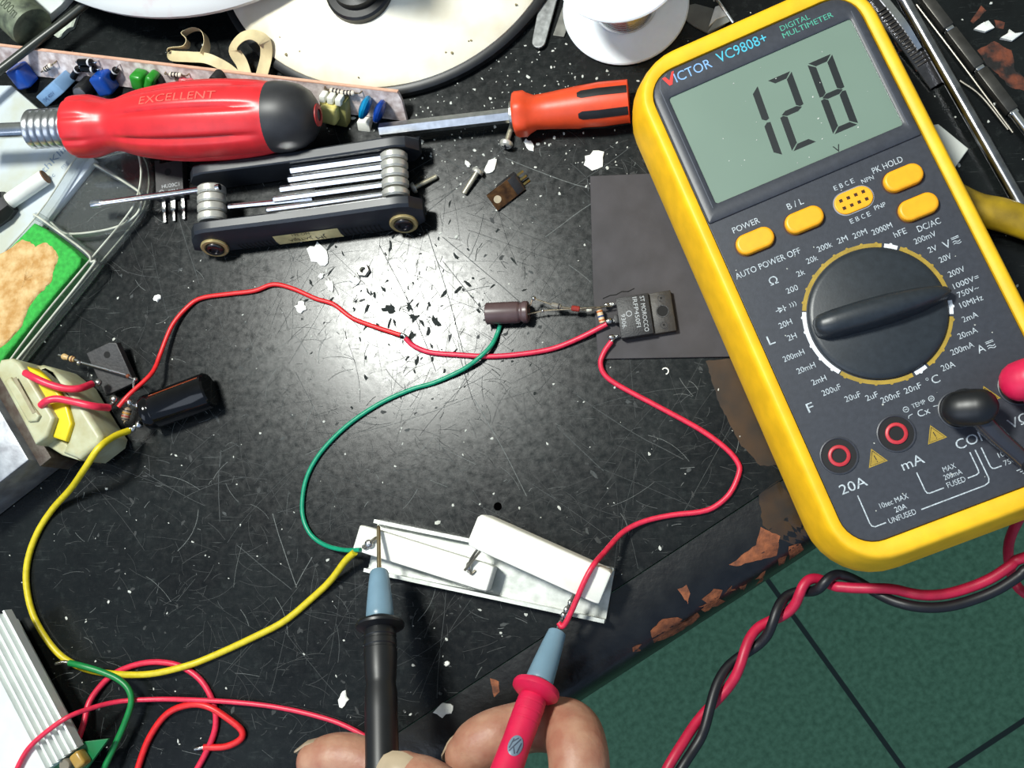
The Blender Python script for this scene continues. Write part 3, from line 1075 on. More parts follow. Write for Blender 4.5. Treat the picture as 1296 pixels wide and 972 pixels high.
# tweezers
tw = thing('tweezers', 'steel tweezers with a ribbed grip beside the top right of the multimeter', 'tweezers', at(1140, 50))
for k, (a, b, c) in enumerate((((1096, -20), (1128, 24), (1186, 108)), ((1108, -14), (1142, 28), (1164, 62)))):
    mb = MB()
    P = [at(*a, 2 + 5 * k), at(*b, 3 + 5 * k), at(*c, 1.5 + 3 * k)]
    Q = spl(P, 8)
    rings = []
    for i, q in enumerate(Q):
        t = (Q[min(i + 1, len(Q) - 1)] - Q[max(i - 1, 0)]).normalized()
        s = t.cross(V((0, 0, 1))).normalized()
        f = i / (len(Q) - 1)
        hw = (4.0 if k == 0 else 1.4) * (1 - 0.6 * max(0, f - .5))
        rings.append([q + s * hw + V((0, 0, -.5)), q - s * hw + V((0, 0, -.5)), q - s * hw + V((0, 0, .5)), q + s * hw + V((0, 0, .5))])
    mb.loft(rings)
    arm = mb.build('arm', pm('dark_steel', (96, 96, 100), 0.35, 0.9, 0.3, 200) if k == 0 else SHINY, tw)
    if k == 0:
        mb = MB()
        for i in range(17):
            q = P[1].lerp(P[2], -0.15 + i * .052)
            t = (P[2] - P[1]).normalized()
            mb.box((0, 0, 0), (0.7, 6.4 - i * .1, .8), 0.2, M=frame(q + V((0, 0, .7)), t))
        rb = mb.build('grip_ribs', pm('dull_steel', (88, 84, 80), 0.5, 0.7, 0.3, 300), arm)
wr = [((1215, 102), (1242, 122), (1276, 164), 'lower one'), ((1160, 6), (1218, 82), (1282, 168), 'upper one')]
for (a, b, c, _), lab in zip(wr, ('short thin grey wire beside the chrome rod', 'longer thin grey wire between the chrome rod and the jointed rod')):
    mb = MB()
    mb.tube([at(*a, .8), at(*b, 1.2), at(*c, .8)], 0.5, 8)
    tag(mb.build('thin_wire', pm('grey_wire', (120, 116, 108), 0.4, 0.8, 0.2, 300), loc=at(*b)), lab, 'wire')
mb = MB()
mb.prism([(p.x, p.y) for p in (at(1150, 165), at(1186, 160), at(1224, 191), at(1206, 216), at(1170, 210))], 0.5, 2.5, 0.3)
tag(mb.build('white_card', pm('white_card', (200, 204, 198), 0.6, 0, 0.05, 100), loc=at(1190, 185)), 'corner of a white card poking out from under the right of the multimeter', 'card')
mb = MB()
mb.tube([at(1180, 230, 7), at(1232, 262, 7), at(1275, 274, 7), at(1340, 300, 7)], [5.0, 6.2, 6.6, 5.5], 18, flat=0.8, round_ends=True)
tag(mb.build('plier_handle', pm('yellow_grip', (184, 152, 22), 0.45, 0, 0.25, 90, col2=(132, 108, 20)), loc=at(1270, 270)), 'yellow plastic tool handle right of the multimeter', 'tool')

# ------------------------------------------------------------------ screwdrivers
p0, p1 = at(92, 161, 27), at(403, 145.5, 25)
F = frame(p0, p1 - p0)
Ln = (p1 - p0).length
sd = thing('screwdriver', 'big red screwdriver with a black end cap lying across the circuit strip', 'screwdriver', p0)
REDH = pm('red_handle', (214, 40, 46), 0.36, 0, 0.12, 160, 0.05)
mb = MB(F)
sca = Ln / 311.0


def flutes(px_r, depth, n=96, nf=8, ph=math.radians(95)):
    out = []
    for j in range(n):
        a = 2 * math.pi * j / n
        c = math.cos(nf * (a - ph))
        out.append((px_r * sca * (1 - depth * max(0, c) ** 5), a))
    return out


prof = [(0, 31, 0), (2, 35, 0.10), (8, 37, .12), (26, 37, .10), (38, 34, .03), (52, 30.5, .01), (64, 31.5, .02), (78, 36, .10), (100, 41, .16), (140, 46, .17), (180, 47, .17), (215, 45.5, .15), (240, 43, .08), (252, 41, .01), (256, 40.5, 0)]
rings = []
for x, r, d in spl([tuple(map(float, q)) for q in prof], 3):
    rings.append([(x * sca, q * math.cos(a), q * math.sin(a)) for q, a in flutes(r, max(0, d) * .6)])
mb.loft(rings)
hd = mb.build('handle', REDH, sd, ang=50)
mb = MB(F @ Matrix.Rotation(math.pi / 2, 4, 'Y'))
mb.lathe([(0, 255.5 * sca), (40.6 * sca, 255.5 * sca), (41 * sca, 262 * sca), (40 * sca, 275 * sca), (36 * sca, 290 * sca), (29 * sca, 301 * sca), (19 * sca, 308 * sca), (12 * sca, 310.5 * sca), (0, 311 * sca)], 48)
mb.lathe([(7 * sca, 310.5 * sca), (7 * sca, 312.2 * sca), (13 * sca, 311.4 * sca), (13 * sca, 309 * sca)], 32, 1)
mb.build('end_cap', [pm('black_rubber', (44, 44, 46), 0.45, 0, 0.15, 200), pm('red_ring', (170, 40, 36), 0.5)], sd)
mb = MB(F @ Matrix.Rotation(-math.pi / 2, 4, 'Y'))
pr = [(0, -4)]
for k in range(6):
    z = k * 9.2 * sca
    pr += [(22.5 * sca, z), (23.6 * sca, z + 2 * sca), (23.6 * sca, z + 7 * sca), (22 * sca, z + 8.6 * sca)]
pr += [(20 * sca, 54 * sca), (11 * sca, 55 * sca), (0, 55 * sca)]
mb.lathe(pr, 40)
mb.build('ferrule', STEEL, sd)
mb = MB(F @ Matrix.Rotation(-math.pi / 2, 4, 'Y'))
mb.lathe([(0, 50 * sca), (9.4 * sca, 50 * sca), (9.4 * sca, 150 * sca), (0, 150 * sca)], 24)
mb.build('shaft', SHINY, sd)
mb = MB(F)
tv, tf = text_mesh('EXCELLENT')
handle_r = lambda x: next(ra + (rb - ra) * (x - xa) / (xb - xa) for (xa, ra, _), (xb, rb, _) in zip(prof, prof[1:]) if xa <= x <= xb) + .5
x1 = max(v[0] for v in tv)
hc = max(p[1] for p in text_mesh('H')[0])
wid, cap = 96 * sca, 10.5 * sca
base_a = math.radians(77)
pts = []
for v in tv:
    X_ = 108 * sca + v[0] / x1 * wid
    q = handle_r(X_ / sca) * sca + 0.12
    a = base_a - (v[1] / hc) * cap / q + cap / q / 2
    pts.append((X_, q * math.cos(a) * 1.0, q * math.sin(a)))
mb.add(pts, tf)
mb.build('embossed_lettering', pm('worn_red', (232, 96, 84), 0.5), hd)

p0, p1 = at(650, 145.5, 9), at(796, 128.5, 9)
F = frame(p0, p1 - p0)
Ln = (p1 - p0).length
s2 = Ln / 146.0
sd = thing('screwdriver', 'orange screwdriver with black stripes left of the multimeter', 'screwdriver', p0)
ORH = pm('orange_handle', (222, 74, 34), 0.42, 0, 0.1, 160, 0.05)
mb = MB(F)
rings = []
for x, r, hexm in [(0, 22, 0), (1, 26, .03), (4, 27.5, .05), (15, 27.5, .05), (19, 25, .03), (28, 21.5, 0), (45, 22.5, 0), (80, 26, 0), (110, 28, 0), (146, 27, 0)]:
    rings.append([(x * s2, r * s2 * (1 - hexm * math.cos(6 * 2 * math.pi * j / 36)) * math.cos(2 * math.pi * j / 36), r * s2 * (1 - hexm * math.cos(6 * 2 * math.pi * j / 36)) * math.sin(2 * math.pi * j / 36)) for j in range(36)])
mb.loft(rings)
hd = mb.build('handle', ORH, sd, ang=50)
for a in (0.37, 1.38, 2.39, 3.40):
    mb = MB(F)
    rings = []
    for i in range(13):
        x = 84 + i * 5.1
        r = (26.2 + (x - 80) / 30 * 2 if x < 110 else 28.2 - (x - 110) / 36) * s2 + 0.12
        hwid = 5.5 * s2 * (0.55 if i == 0 else 1)
        rings.append([(x * s2, r * math.cos(a + k * hwid / r), r * math.sin(a + k * hwid / r)) for k in (-1, -.33, .33, 1)])
    mb.loft(rings, False, False, closed=False)
    mb.build('grip_stripe', BLACK, hd)
mb = MB(F @ Matrix.Rotation(-math.pi / 2, 4, 'Y'))
mb.lathe([(0, -3), (19 * s2, -3), (18 * s2, 1.2), (9 * s2, 2.0), (0, 2.1)], 24)
mb.build('ferrule', TIN, sd)
mb = MB(F @ Matrix.Rotation(-math.pi / 2, 4, 'Y'))
mb.lathe([(0, 1), (9.2 * s2, 1), (9.2 * s2, 176 * s2), (0, 176 * s2)], 6)
mb.build('shaft', STEEL, sd, ang=20)

# ------------------------------------------------------------------ folding hex key set
kA, kB = at(271, 303, 10), at(510, 272, 10)
F = frame(kA, kB - kA)                                   # x along, y away from the viewer, z up
F.translation = V((kA.x, kA.y, 0))
KL = (V((kB.x, kB.y, 0)) - V((kA.x, kA.y, 0))).length
ks = thing('hex_key_set', 'folding hex key set with two black side plates and one key swung out', 'tool', (kA.x, kA.y, 0))
PLATE = pm('dark_blue_black_plastic', (33, 37, 44), 0.4, 0, 0.15, 250)
x0, x1 = -9.5, KL + 9.5


def side_plate(sec):
    """sec: list of (y, z) cross-section points; swept along x with rounded ends."""
    rings = []
    N = 25
    for i in range(N):
        f = i / (N - 1)
        x = x0 + (x1 - x0) * f
        e = min(x - x0, x1 - x) / 9.5
        k = 1 if e >= 1 else math.sqrt(max(0.04, 1 - (1 - e) ** 2))
        mid = 10.5
        waist = 1 - 0.10 * math.sin(math.pi * f) ** 2
        rings.append([(x, y, mid + (z - mid) * k * (waist if z > mid else 1)) for y, z in sec])
    # more rings near the ends
    return rings


mb = MB(F)
mb.loft(side_plate([(1.6, 20.5), (0.2, 19.5), (-1.6, 15), (-3.6, 8), (-3.6, 3), (-2.0, 0.3), (3.0, 0.2), (5.2, 1), (5.2, 20), (4.6, 20.6)]))
near = mb.build('side_plate', PLATE, ks, ang=30)
mb = MB(F)
mb.loft(side_plate([(27.6, 20.6), (27, 20), (27, 1), (28, .2), (33, .2), (34.6, 3), (34.6, 9), (33, 16), (31.8, 20), (31, 20.7)]))
mb.build('side_plate', PLATE, ks, ang=30)


def face(x, t):
    """A point on the outer face of the near plate: x along, t from 0 (bottom) to 1 (top)."""
    w_ = 1 - 0.10 * math.sin(math.pi * (x - x0) / (x1 - x0)) ** 2
    z = 2.2 + t * 16.5
    zz = 10.5 + (z - 10.5) * (w_ if z > 10.5 else 1)
    if z < 3:
        y = -3.7
    elif z < 8:
        y = -3.75
    elif z < 15:
        y = -3.7 + (z - 8) / 7 * 2.0
    else:
        y = -1.7 + (z - 15) / 4.5 * 1.8
    return (x, y - 0.12, zz)


def facequad(mb, xa, xb, ta, tb, mi=0, n=4):
    rings = [[face(xa + (xb - xa) * i / n, t) for t in (ta, (ta + tb) / 2, tb)] for i in range(n + 1)]
    mb.loft(rings, False, False, mi, closed=False)


nx = lambda px: (px - 271) / 239 * KL
mb = MB(F)
facequad(mb, nx(348), nx(430), 0.06, 0.58)
lab = mb.build('label_plate', pm('brass_label', (226, 210, 150), 0.45, 0.1, 0.15, 200), near)
mb = MB(F)
for s, xa, xb, ta, tb in (('JIATEJIA', nx(364), nx(394), .36, .20), ('JM', nx(398), nx(411), .40, .18), ('NO.361', nx(372), nx(394), .52, .42)):
    tv, tf = text_mesh(s)
    a0, a1 = min(v[0] for v in tv), max(v[0] for v in tv)
    # the plate is upside down to the viewer
    pts = []
    for v in tv:
        fx = 1 - (v[0] - a0) / (a1 - a0)
        q = face(xa + (xb - xa) * fx, tb + .16 - (v[1] / hc) * (ta - tb) * 1.0)
        pts.append((q[0], q[1] - 0.12, q[2]))
    mb.add(pts, tf)
mb.build('label_lettering', pm('dark_label_print', (50, 44, 30), 0.6), lab)
for x_, st_, tt, nn in ((300, 5.2, .42, 9), (434, 5.6, .5, 9)):
    mb = MB(F)
    for k in range(nn):
        x = nx(x_ + k * st_)
        facequad(mb, x, x + 0.75, .03, tt, 0, 1)
    mb.build('grip_grooves', pm('groove_black', (8, 8, 9), 0.6), near)
for xp in (0.0, KL):
    mb = MB(F @ Matrix.Translation((xp, -3.2, 9.2)) @ Matrix.Rotation(math.radians(72), 4, 'X'))
    mb.lathe([(0, -2), (6.2, -2), (6.2, .9), (5.8, 1.3), (4.6, 1.3), (4.4, 1.0), (0, 1.0)], 32, 0)
    mb.lathe([(0, .9), (4.2, .9), (4.0, 1.9), (3.4, 2.2), (2.3, 2.2), (2.1, 1.3), (0, 1.3)], 28, 1)
    mb.build('pivot_screw', [pm('brass_ring', (206, 184, 128), 0.35, 0.6, 0.15, 300), pm('dark_chrome', (120, 118, 122), 0.25, 1.0, 0.3, 300)], ks)
# discs and keys
DISC = pm('nickel', (214, 212, 202), 0.35, 0.55, 0.15, 400)
discs_l = [8.2, 12.4, 16.6, 20.8]
for y in discs_l:
    mb = MB(F @ Matrix.Translation((1.5, y, 14.5)) @ Matrix.Rotation(math.pi / 2, 4, 'X'))
    mb.lathe([(0, -1.9), (5.6, -1.9), (6.3, -1.2), (6.3, 1.2), (5.6, 1.9), (0, 1.9)], 32)
    mb.build('pivot_disc', DISC, ks)
kys = [(24.6, 380, 2.0), (20.6, 377, 1.9), (16.6, 366, 1.7), (12.4, 357, 1.5), (8.0, 348, 1.3)]
for y, xe, r in kys:
    mb = MB(F @ Matrix.Translation((KL - 1.5, y, 14.5)) @ Matrix.Rotation(math.pi / 2, 4, 'X'))
    mb.lathe([(0, -1.8), (5.2, -1.8), (6.0, -1.0), (6.0, 1.0), (5.2, 1.8), (0, 1.8)], 32)
    k_ = mb.build('hex_key', DISC, ks)
    mb = MB(F @ Matrix.Translation((KL - 1, y, 16.0)) @ Matrix.Rotation(-math.pi / 2, 4, 'Y'))
    Lk = KL - 1 - nx(xe)
    mb.lathe([(0, 0), (r, 0), (r, Lk), (r * .8, Lk + .5), (0, Lk + .5)], 6)
    mb.build('key_shaft', SHINY, k_, ang=20)
e0, e1 = at(268, 238, 18), at(117, 259, 12)
mb = MB(frame(e0, e1 - e0) @ Matrix.Rotation(math.pi / 2, 4, 'Y'))
Lk = (e1 - e0).length
mb.lathe([(0, -4), (1.45, -4), (1.45, Lk - 6), (1.9, Lk - 5), (1.9, Lk), (1.4, Lk + .4), (0, Lk + .4)], 14)
for a in range(4):
    mb.box((math.cos(a * math.pi / 2) * 1.7, math.sin(a * math.pi / 2) * 1.7, Lk - 2.4), (0.5, .5, 5), mi=1)
mb.build('swung_out_key', [SHINY, STEEL], ks)
e0, e1 = at(290, 262, 13), at(396, 252, 13)
mb = MB(frame(e0, e1 - e0) @ Matrix.Rotation(math.pi / 2, 4, 'Y'))
mb.lathe([(0, 0), (1.5, 0), (1.5, (e1 - e0).length), (0, (e1 - e0).length)], 8)
mb.build('key_shaft', SHINY, ks)

# ------------------------------------------------------------------ small hardware
def screw(p_head, p_tip, r, rh, hh, label, z=None, pan=True):
    d = (p_tip - p_head)
    Ls = d.length
    s = thing('screw', label, 'screw', V((p_head.x, p_head.y, 0)))
    M = zframe(p_head, d)
    mb = MB(M)
    pr = [(0, 0)]
    k = 0.0
    while k < Ls - 0.5:
        pr += [(r, k), (r, k + .18), (r * .86, k + .36), (r * .86, k + .5)]
        k += 0.6
    pr += [(r * .7, Ls), (0, Ls)]
    mb.lathe(pr, 18)
    mb.build('shank', pm('zinc', (206, 200, 178), 0.32, 0.6, 0.2, 400), s)
    mb = MB(M)
    mb.lathe([(0, .2), (rh, .2), (rh, -hh * .35), (rh * .85, -hh * .8), (rh * .5, -hh), (0, -hh)], 24)
    hd_ = mb.build('head', DISC, s)
    mb = MB(M)
    mb.box((0, 0, -hh), (rh * 1.1, rh * .24, .3))
    mb.box((0, 0, -hh), (rh * .24, rh * 1.1, .3))
    mb.build('cross_slot', pm('dark_slot', (60, 62, 66), 0.5, 0.5), hd_)


screw(at(604, 218, 2.6), at(587, 245, 1.3), 1.25, 2.6, 1.7, 'silver screw lying beside the small copper backed transistor')
screw(at(525, 237, 2.6), at(553, 223, 1.3), 1.15, 2.5, 1.7, 'silver screw poking out from the right end of the hex key set')
screw(at(641, 181, 3.8), at(650, 152, 1.5), 1.2, 2.9, 1.9, 'round headed screw under the neck of the orange screwdriver')
p = at(461, 343)
mb = MB(Matrix.Translation(p) @ Matrix.Rotation(.4, 4, 'Z'))
hx = [(2.9 * math.cos(k * math.pi / 3), 2.9 * math.sin(k * math.pi / 3)) for k in range(6)]
cir = lambda q: [(q * math.cos(k * tau / 24), q * math.sin(k * tau / 24)) for k in range(24)]
hx24 = []
for k in range(24):
    a = k * tau / 24
    q = 2.5 / math.cos(((a + math.pi / 6) % (math.pi / 3)) - math.pi / 6)
    hx24.append((q * math.cos(a), q * math.sin(a)))
mb.loft([[(x, y, .1) for x, y in cir(1.3)], [(x, y, .1) for x, y in hx24], [(x, y, 2.0) for x, y in hx24], [(x * .93, y * .93, 2.4) for x, y in hx24], [(x, y, 2.4) for x, y in cir(1.5)], [(x, y, 2.1) for x, y in cir(1.3)], [(x, y, .1) for x, y in cir(1.3)]], False, False)
tag(mb.build('hex_nut', pm('zinc_nut', (226, 224, 212), 0.4, 0.35, 0.1, 300), loc=p), 'small hex nut standing alone on the bench above the red wire', 'nut')
# white chips
CHIP = pm('white_chip', (242, 242, 234), 0.8, 0, 0.06, 600, 0.3)
rs = random.Random(5)
for px, py, r, el, an, lab in ((403, 323, 3.4, 1.7, -1.0, 'largest white chip below the label of the hex key set'), (407, 349, 1.1, 1.2, 1.3, 'small white chip just above the peak of the red wire'), (418, 361, 1.6, 1.9, -1.2, 'narrow white chip next to the red wire'),
                                (381, 389, 2.3, 1.1, .5, 'white chip just below the red wire peak'), (449, 355, 1.6, 1.5, -.4, 'greyish chip left of the hex nut'), (622, 210, 2.5, 1.3, 1.2, 'white chip between the screw and the small copper backed transistor'),
                                (752, 203, 4.0, 1.1, .2, 'round white flake above the rubber sheet'), (670, 184, 1.5, 1.9, -1.0, 'white chip below the neck of the orange screwdriver'), (200, 377, 1.7, 1.2, .5, 'white chip below the black transistor and clear box'),
                                (435, 884, 2.0, 1.5, 1.3, 'white chip to the left of the black probe'), (592, 208, 1.0, 1.7, -1, 'tiny white chip beside the screw head'), (566, 840, 1.0, 1.2, .5, 'tiny white chip between the two probes'),
                                (561, 899, 2.4, 1.6, .4, 'pale flake on the bench edge between the two hands')):
    p = at(px, py)
    s_ = (p - E0).dot(EN)
    mb = MB()
    mb.blob((p.x, p.y, edge_z(s_ - .4) + .06), r, 1.1, 13, 0, 0.3, el, an, rs)
    tag(mb.build('white_chip', CHIP, loc=p), lab, 'chip', 'white chips on the bench')
for pts, lab in ((((1232, 38), (1245, 30), (1252, 34), (1250, 28), (1258, 36), (1246, 42)), 'crumpled white scrap on the worn red varnish, the one nearer the multimeter'), (((1265, 50), (1275, 44), (1276, 39), (1285, 44), (1294, 43), (1280, 53)), 'crumpled white scrap on the worn red varnish, the one farther from the multimeter')):
    mb = MB()
    P = [at(*q, .1) for q in pts]
    mb.loft([[(q.x, q.y, .12) for q in P], [(q.x, q.y, 1.0 + rs.uniform(0, .8)) for q in P], [(q.x * .5 + P[0].x * .25 + P[3].x * .25, q.y * .5 + P[0].y * .25 + P[3].y * .25, 2.2) for q in P]])
    tag(mb.build('paper_scrap', CHIP, loc=P[0]), lab, 'scrap')
p = at(842, 470)
mb = MB(Matrix.Translation(p))
mb.tube([(1.3 * math.cos(a), 1.3 * math.sin(a), .4) for a in [2.6 - .5 * k for k in range(9)]], .28, 8)
tag(mb.build('wire_curl', CHIP, loc=p), 'tiny white c-shaped curl below the rubber sheet', 'scrap')
# dust
mb = MB()
rs = random.Random(21)
for i in range(900):
    px, py = rs.uniform(0, 1296), rs.uniform(0, 960)
    if rs.random() < .35:
        px, py = rs.gauss(640, 110), rs.gauss(130, 60)
    p = at(px, py)
    if (p - E0).dot(EN) > -2:
        continue
    q = MFI @ p
    if abs(q.x) < 56 and -92 < q.y < 136:
        continue
    if (p - LB).length < 88 or (p - SP).length < 29:
        continue
    mb.blob((p.x, p.y, .03), abs(rs.gauss(0, .22)) + .14, .25, 6, 0, .4, rs.uniform(1, 1.8), rs.uniform(0, 3), rs)
o = mb.build('dust_specks', pm('dust', (206, 208, 200), 0.8, 0, .2, 900))
tag(o, 'tiny pale dust specks scattered over the black bench', 'dust', kind='stuff')

# ------------------------------------------------------------------ carton, clear box, sponge, pen (left)
mb = MB()
cp = [at(-40, 112), at(20, 112), at(118, 196), at(126, 206), at(58, 292), at(-10, 372), at(-40, 372)]
mb.prism([(p.x, p.y) for p in cp], 0.2, 3.6, 0.4)
ct = mb.build('carton', pm('white_card_print', (184, 194, 204), 0.45, 0, 0.06, 60, col2=(174, 178, 164)), loc=at(40, 230))
tag(ct, 'white printed carton under the red screwdriver shaft and the clear box', 'carton')
INKC = pm('faded_blue_ink', (120, 138, 160), 0.6)
mb = MB()
a_, b_ = at(54, 222, 3.7), at(92, 182, 3.7)
F = frame(a_, b_ - a_)
mb.text('ithKline', 0, 0, (b_ - a_).length * 1.05, 3.6, 0.0, M=F)
mb.text('ec', 1.0, -5.0, 3.4, 2.2, 0.0, M=F)
mb.text('mg', 9.0, -5.6, 4.0, 2.2, 0.0, M=F)
mb.build('printed_lettering', INKC, ct)

SPF = frame(at(0, 455), at(103, 322) - at(0, 455))         # x towards the top right end
bx = thing('clear_box', 'clear plastic box with a rounded end, holding the green sponge', 'box', at(110, 300))
e1, e2 = at(30, 455), at(183, 273)
F = frame(e1, e2 - e1)
LB_ = (e2 - e1).length


def toF(px, py, z=0.0):
    q = F.inverted() @ at(px, py, z)
    return (q.x, q.y)


outl = [toF(*q) for q in ((-30, 548), (60, 424), (120, 351), (176, 284), (190, 258), (195, 228), (189, 200), (172, 188), (130, 196), (112, 206), (60, 283), (-30, 380))]
outl = [(q[0], q[1]) for q in spl([(*q, 0.0) for q in outl], 5)]
mb = MB(F)
mb.prism(outl, 0.15, 1.2, 0.2)
mb.build('base', CLEAR, bx)
mb = MB(F)
ins = inset(outl, 1.6)
n_ = len(outl) - 1
mb.loft([[(x, y, 1.2) for x, y in outl], [(x, y, 9.6) for x, y in outl], [(x, y, 10.2) for x, y in inset(outl, .4)], [(x, y, 10.2) for x, y in inset(outl, 1.2)], [(x, y, 9.6) for x, y in ins], [(x, y, 1.2) for x, y in ins]], False, False)
mb.build('wall', CLEAR, bx)
EDGEGLINT = pm('painted_edge_glint', (206, 208, 192), 0.3, 0, .25, 120, coat=.4)  # light caught by the clear plastic's edges, painted as a paler colour
mb = MB(F)
mb.tube([(x, y, 10.1) for x, y in inset(outl, .8)], .42, 6, smooth=False)
mb.tube([(x, y, 1.3) for x, y in inset(outl, 1.9)], .3, 6, smooth=False)
mb.build('rim', EDGEGLINT, bx)  # thin pale tubes standing in for the bright glint along the edges
rim = [toF(*q, 9) for q in ((117, 206), (160, 232), (176, 246), (172, 268), (150, 284), (118, 292), (80, 294), (62, 280))]
rim = spl([(*q, 5.0) for q in rim], 6)
mb = MB(F)
mb.tube([tuple(q) for q in rim], 1.3, 8, smooth=False, flat=2.4)
mb.tube([(q[0], q[1], q[2] + 2.6) for q in rim], .5, 8, smooth=False, mi=1)
mb.build('divider', [CLEAR, EDGEGLINT], bx)
mb = MB(F)
tr = [toF(*q, 8) for q in ((48, 274), (62, 283), (112, 320), (120, 333), (117, 346), (10, 478), (-60, 560))]
mb.tube([(x, y, 8.4) for x, y in tr], 1.9, 8, smooth=True, flat=1.6)
mb.tube([(x, y, 11.4) for x, y in tr], .5, 8, smooth=True, mi=1)
mb.build('tray_rim', [CLEAR, EDGEGLINT], bx)

SPG = pm('green_sponge', (52, 172, 66), 0.9, 0, 0.2, 500, 0.6)
sp_pts = [at(*q, 9) for q in ((45, 283), (60, 291), (94, 317), (104, 327), (103, 336), (70, 375), (2, 460), (-40, 512), (-60, 400), (-20, 350))]
mb = MB()
pl = [(q.x, q.y) for q in sp_pts]
mb.prism(pl, 1.4, 10.5, 1.2)
spg = mb.build('sponge', SPG, loc=at(40, 380))
tag(spg, 'green cleaning sponge with a worn tan patch inside the clear box', 'sponge')
mb = MB()
pw = [at(*q, 10.5) for q in ((28, 303), (38, 306), (46, 312), (58, 306), (66, 312), (74, 322), (73, 332), (67, 345), (66, 356), (52, 370), (38, 386), (28, 412), (8, 436), (-12, 450), (-40, 430), (-30, 345), (0, 322))]
c = sum(pw, V((0, 0, 0))) / len(pw)
rings = []
rs = random.Random(9)
dense = []
for i, q in enumerate(pw):
    for j in range(4):
        dense.append(q.lerp(pw[(i + 1) % len(pw)], j / 4) + V((rs.uniform(-.3, .3), rs.uniform(-.3, .3), 0)))
for f, z in ((1, 10.45), (.97, 11.0), (.85, 11.5), (.65, 11.6), (.45, 11.5), (.25, 11.7), (.02, 11.6)):
    rings.append([V((c.x + (q.x - c.x) * f, c.y + (q.y - c.y) * f, z + rs.uniform(-.18, .18))) for q in dense])
mb.loft(rings, False, True)
mb.build('worn_patch', pm('tan_foam', (208, 178, 128), 0.95, 0, 0.2, 220, 1.0, col2=(176, 132, 74)), spg)

pen = thing('marker_pen', 'white capped marker with a black grip at the left edge', 'pen', at(20, 250))
a_, b_ = at(57, 224, 8), at(10, 256, 8)
F = frame(a_, b_ - a_)
Lp = (b_ - a_).length
R90 = Matrix.Rotation(math.pi / 2, 4, 'Y')
mb = MB(F @ R90)
mb.lathe([(0, 0), (3.4, 0), (3.7, .5), (3.7, Lp), (0, Lp)], 24)
mb.lathe([(0, -.5), (3.3, -.5), (3.5, -.1), (3.4, .3), (0, .3)], 24, 1)
mb.build('barrel', [pm('off_white_plastic', (226, 228, 220), 0.5, 0, 0.1, 100), pm('burnt_end', (110, 74, 40), 0.7)], pen)
mb = MB(F @ R90)
mb.lathe([(0, Lp - 1), (5.6, Lp - 1), (7.4, Lp + 4), (7.4, Lp + 12), (6, Lp + 20), (0, Lp + 20)], 8)
mb.build('grip', BLACK, pen, ang=20)

# ------------------------------------------------------------------ top left corner
a_, b_ = at(-40, -40, 11), at(42, 36, 11)
F = frame(a_, b_ - a_)
Lp = (b_ - a_).length
can = thing('metal_canister', 'grimy grey green canister lying in the top left corner', 'canister', V((b_.x, b_.y, 0)))
mb = MB(F @ R90)
mb.lathe([(0, 0), (10.6, 0), (10.6, Lp - 2), (10, Lp - .5), (8, Lp), (0, Lp)], 32)
body = mb.build('body', pm('grimy_tin', (128, 138, 112), 0.55, 0.2, 0.35, 140, 0.1, col2=(62, 68, 58)), can)
mb = MB(F)
tv, tf = text_mesh('2000m')
x1_ = max(v[0] for v in tv)
pts = []
for v in tv:
    a = math.radians(100) - (v[1] / hc) * 0.42
    pts.append((Lp - 16 + v[0] / x1_ * 14, 10.7 * math.cos(a), 10.7 * math.sin(a)))
mb.add(pts, tf)
mb.build('printed_lettering', pm('dark_green_print', (56, 66, 46), 0.6), body)
mb = MB()
mb.prism([(p.x, p.y) for p in (at(22, -30, 0), at(30, 10, 0), at(56, 36, 0), at(84, 12, 0), at(120, -30, 0))], .2, 4.5, .4)
tag(mb.build('white_block', pm('pale_grey_plastic', (204, 212, 210), 0.5, 0, 0.08, 80), loc=at(60, 10)), 'pale grey block under the black cable beside the canister', 'block')
mb = MB()
P = [at(*q, .2) for q in ((70, 46), (76, 50), (80, 48), (88, 40), (95, 36), (100, 22), (103, 14), (92, 20))]
mb.loft([[q for q in P], [q + V((0, 0, 1.6)) for q in P], [q.lerp(P[3], .4) + V((0, 0, 2.4)) for q in P]])
tag(mb.build('foam_scrap', pm('pale_green_foam', (196, 206, 190), 0.85, 0, .2, 400, .5), loc=P[2]), 'torn pale scrap lying along the black cable', 'scrap')
mb = MB()
mb.tube([at(150, -30, 18), at(92, 18, 15), at(50, 50, 15), at(6, 84, 16), at(-40, 118, 18)], 2.1, 14)
tag(mb.build('power_cable', pm('black_cable', (44, 48, 42), 0.35, 0, 0.15, 200), loc=at(50, 50)), 'thick black cable crossing the top left corner', 'cable')

# ------------------------------------------------------------------ curled tape strips
TAPE = pm('cream_tape', (222, 204, 158), 0.55, 0, 0.15, 150)


def ribbon(pts, hw, label):
    """pts: (px, py, z, tilt) ; a thin band following the points, its width leaning by tilt."""
    Q = spl([(*at(x, y, z), t) for x, y, z, t in pts], 8)
    rings = []
    for i, q in enumerate(Q):
        p_ = V(q[:3])
        t = (V(Q[min(i + 1, len(Q) - 1)][:3]) - V(Q[max(i - 1, 0)][:3])).normalized()
        side = t.cross(V((0, 0, 1)))
        side = side.normalized() if side.length > 1e-3 else V((1, 0, 0))
        up = side.cross(t).normalized()
        wv = side * math.cos(q[3]) + up * math.sin(q[3])
        nv = t.cross(wv).normalized() * 0.12
        rings.append([p_ + wv * hw + nv, p_ - wv * hw + nv, p_ - wv * hw - nv, p_ + wv * hw - nv])
    mb = MB()
    mb.loft(rings)
    o = mb.build('tape_strip', TAPE, loc=at(pts[0][0], pts[0][1], 0), ang=60)
    return tag(o, label, 'tape', 'curled cream tape strips')


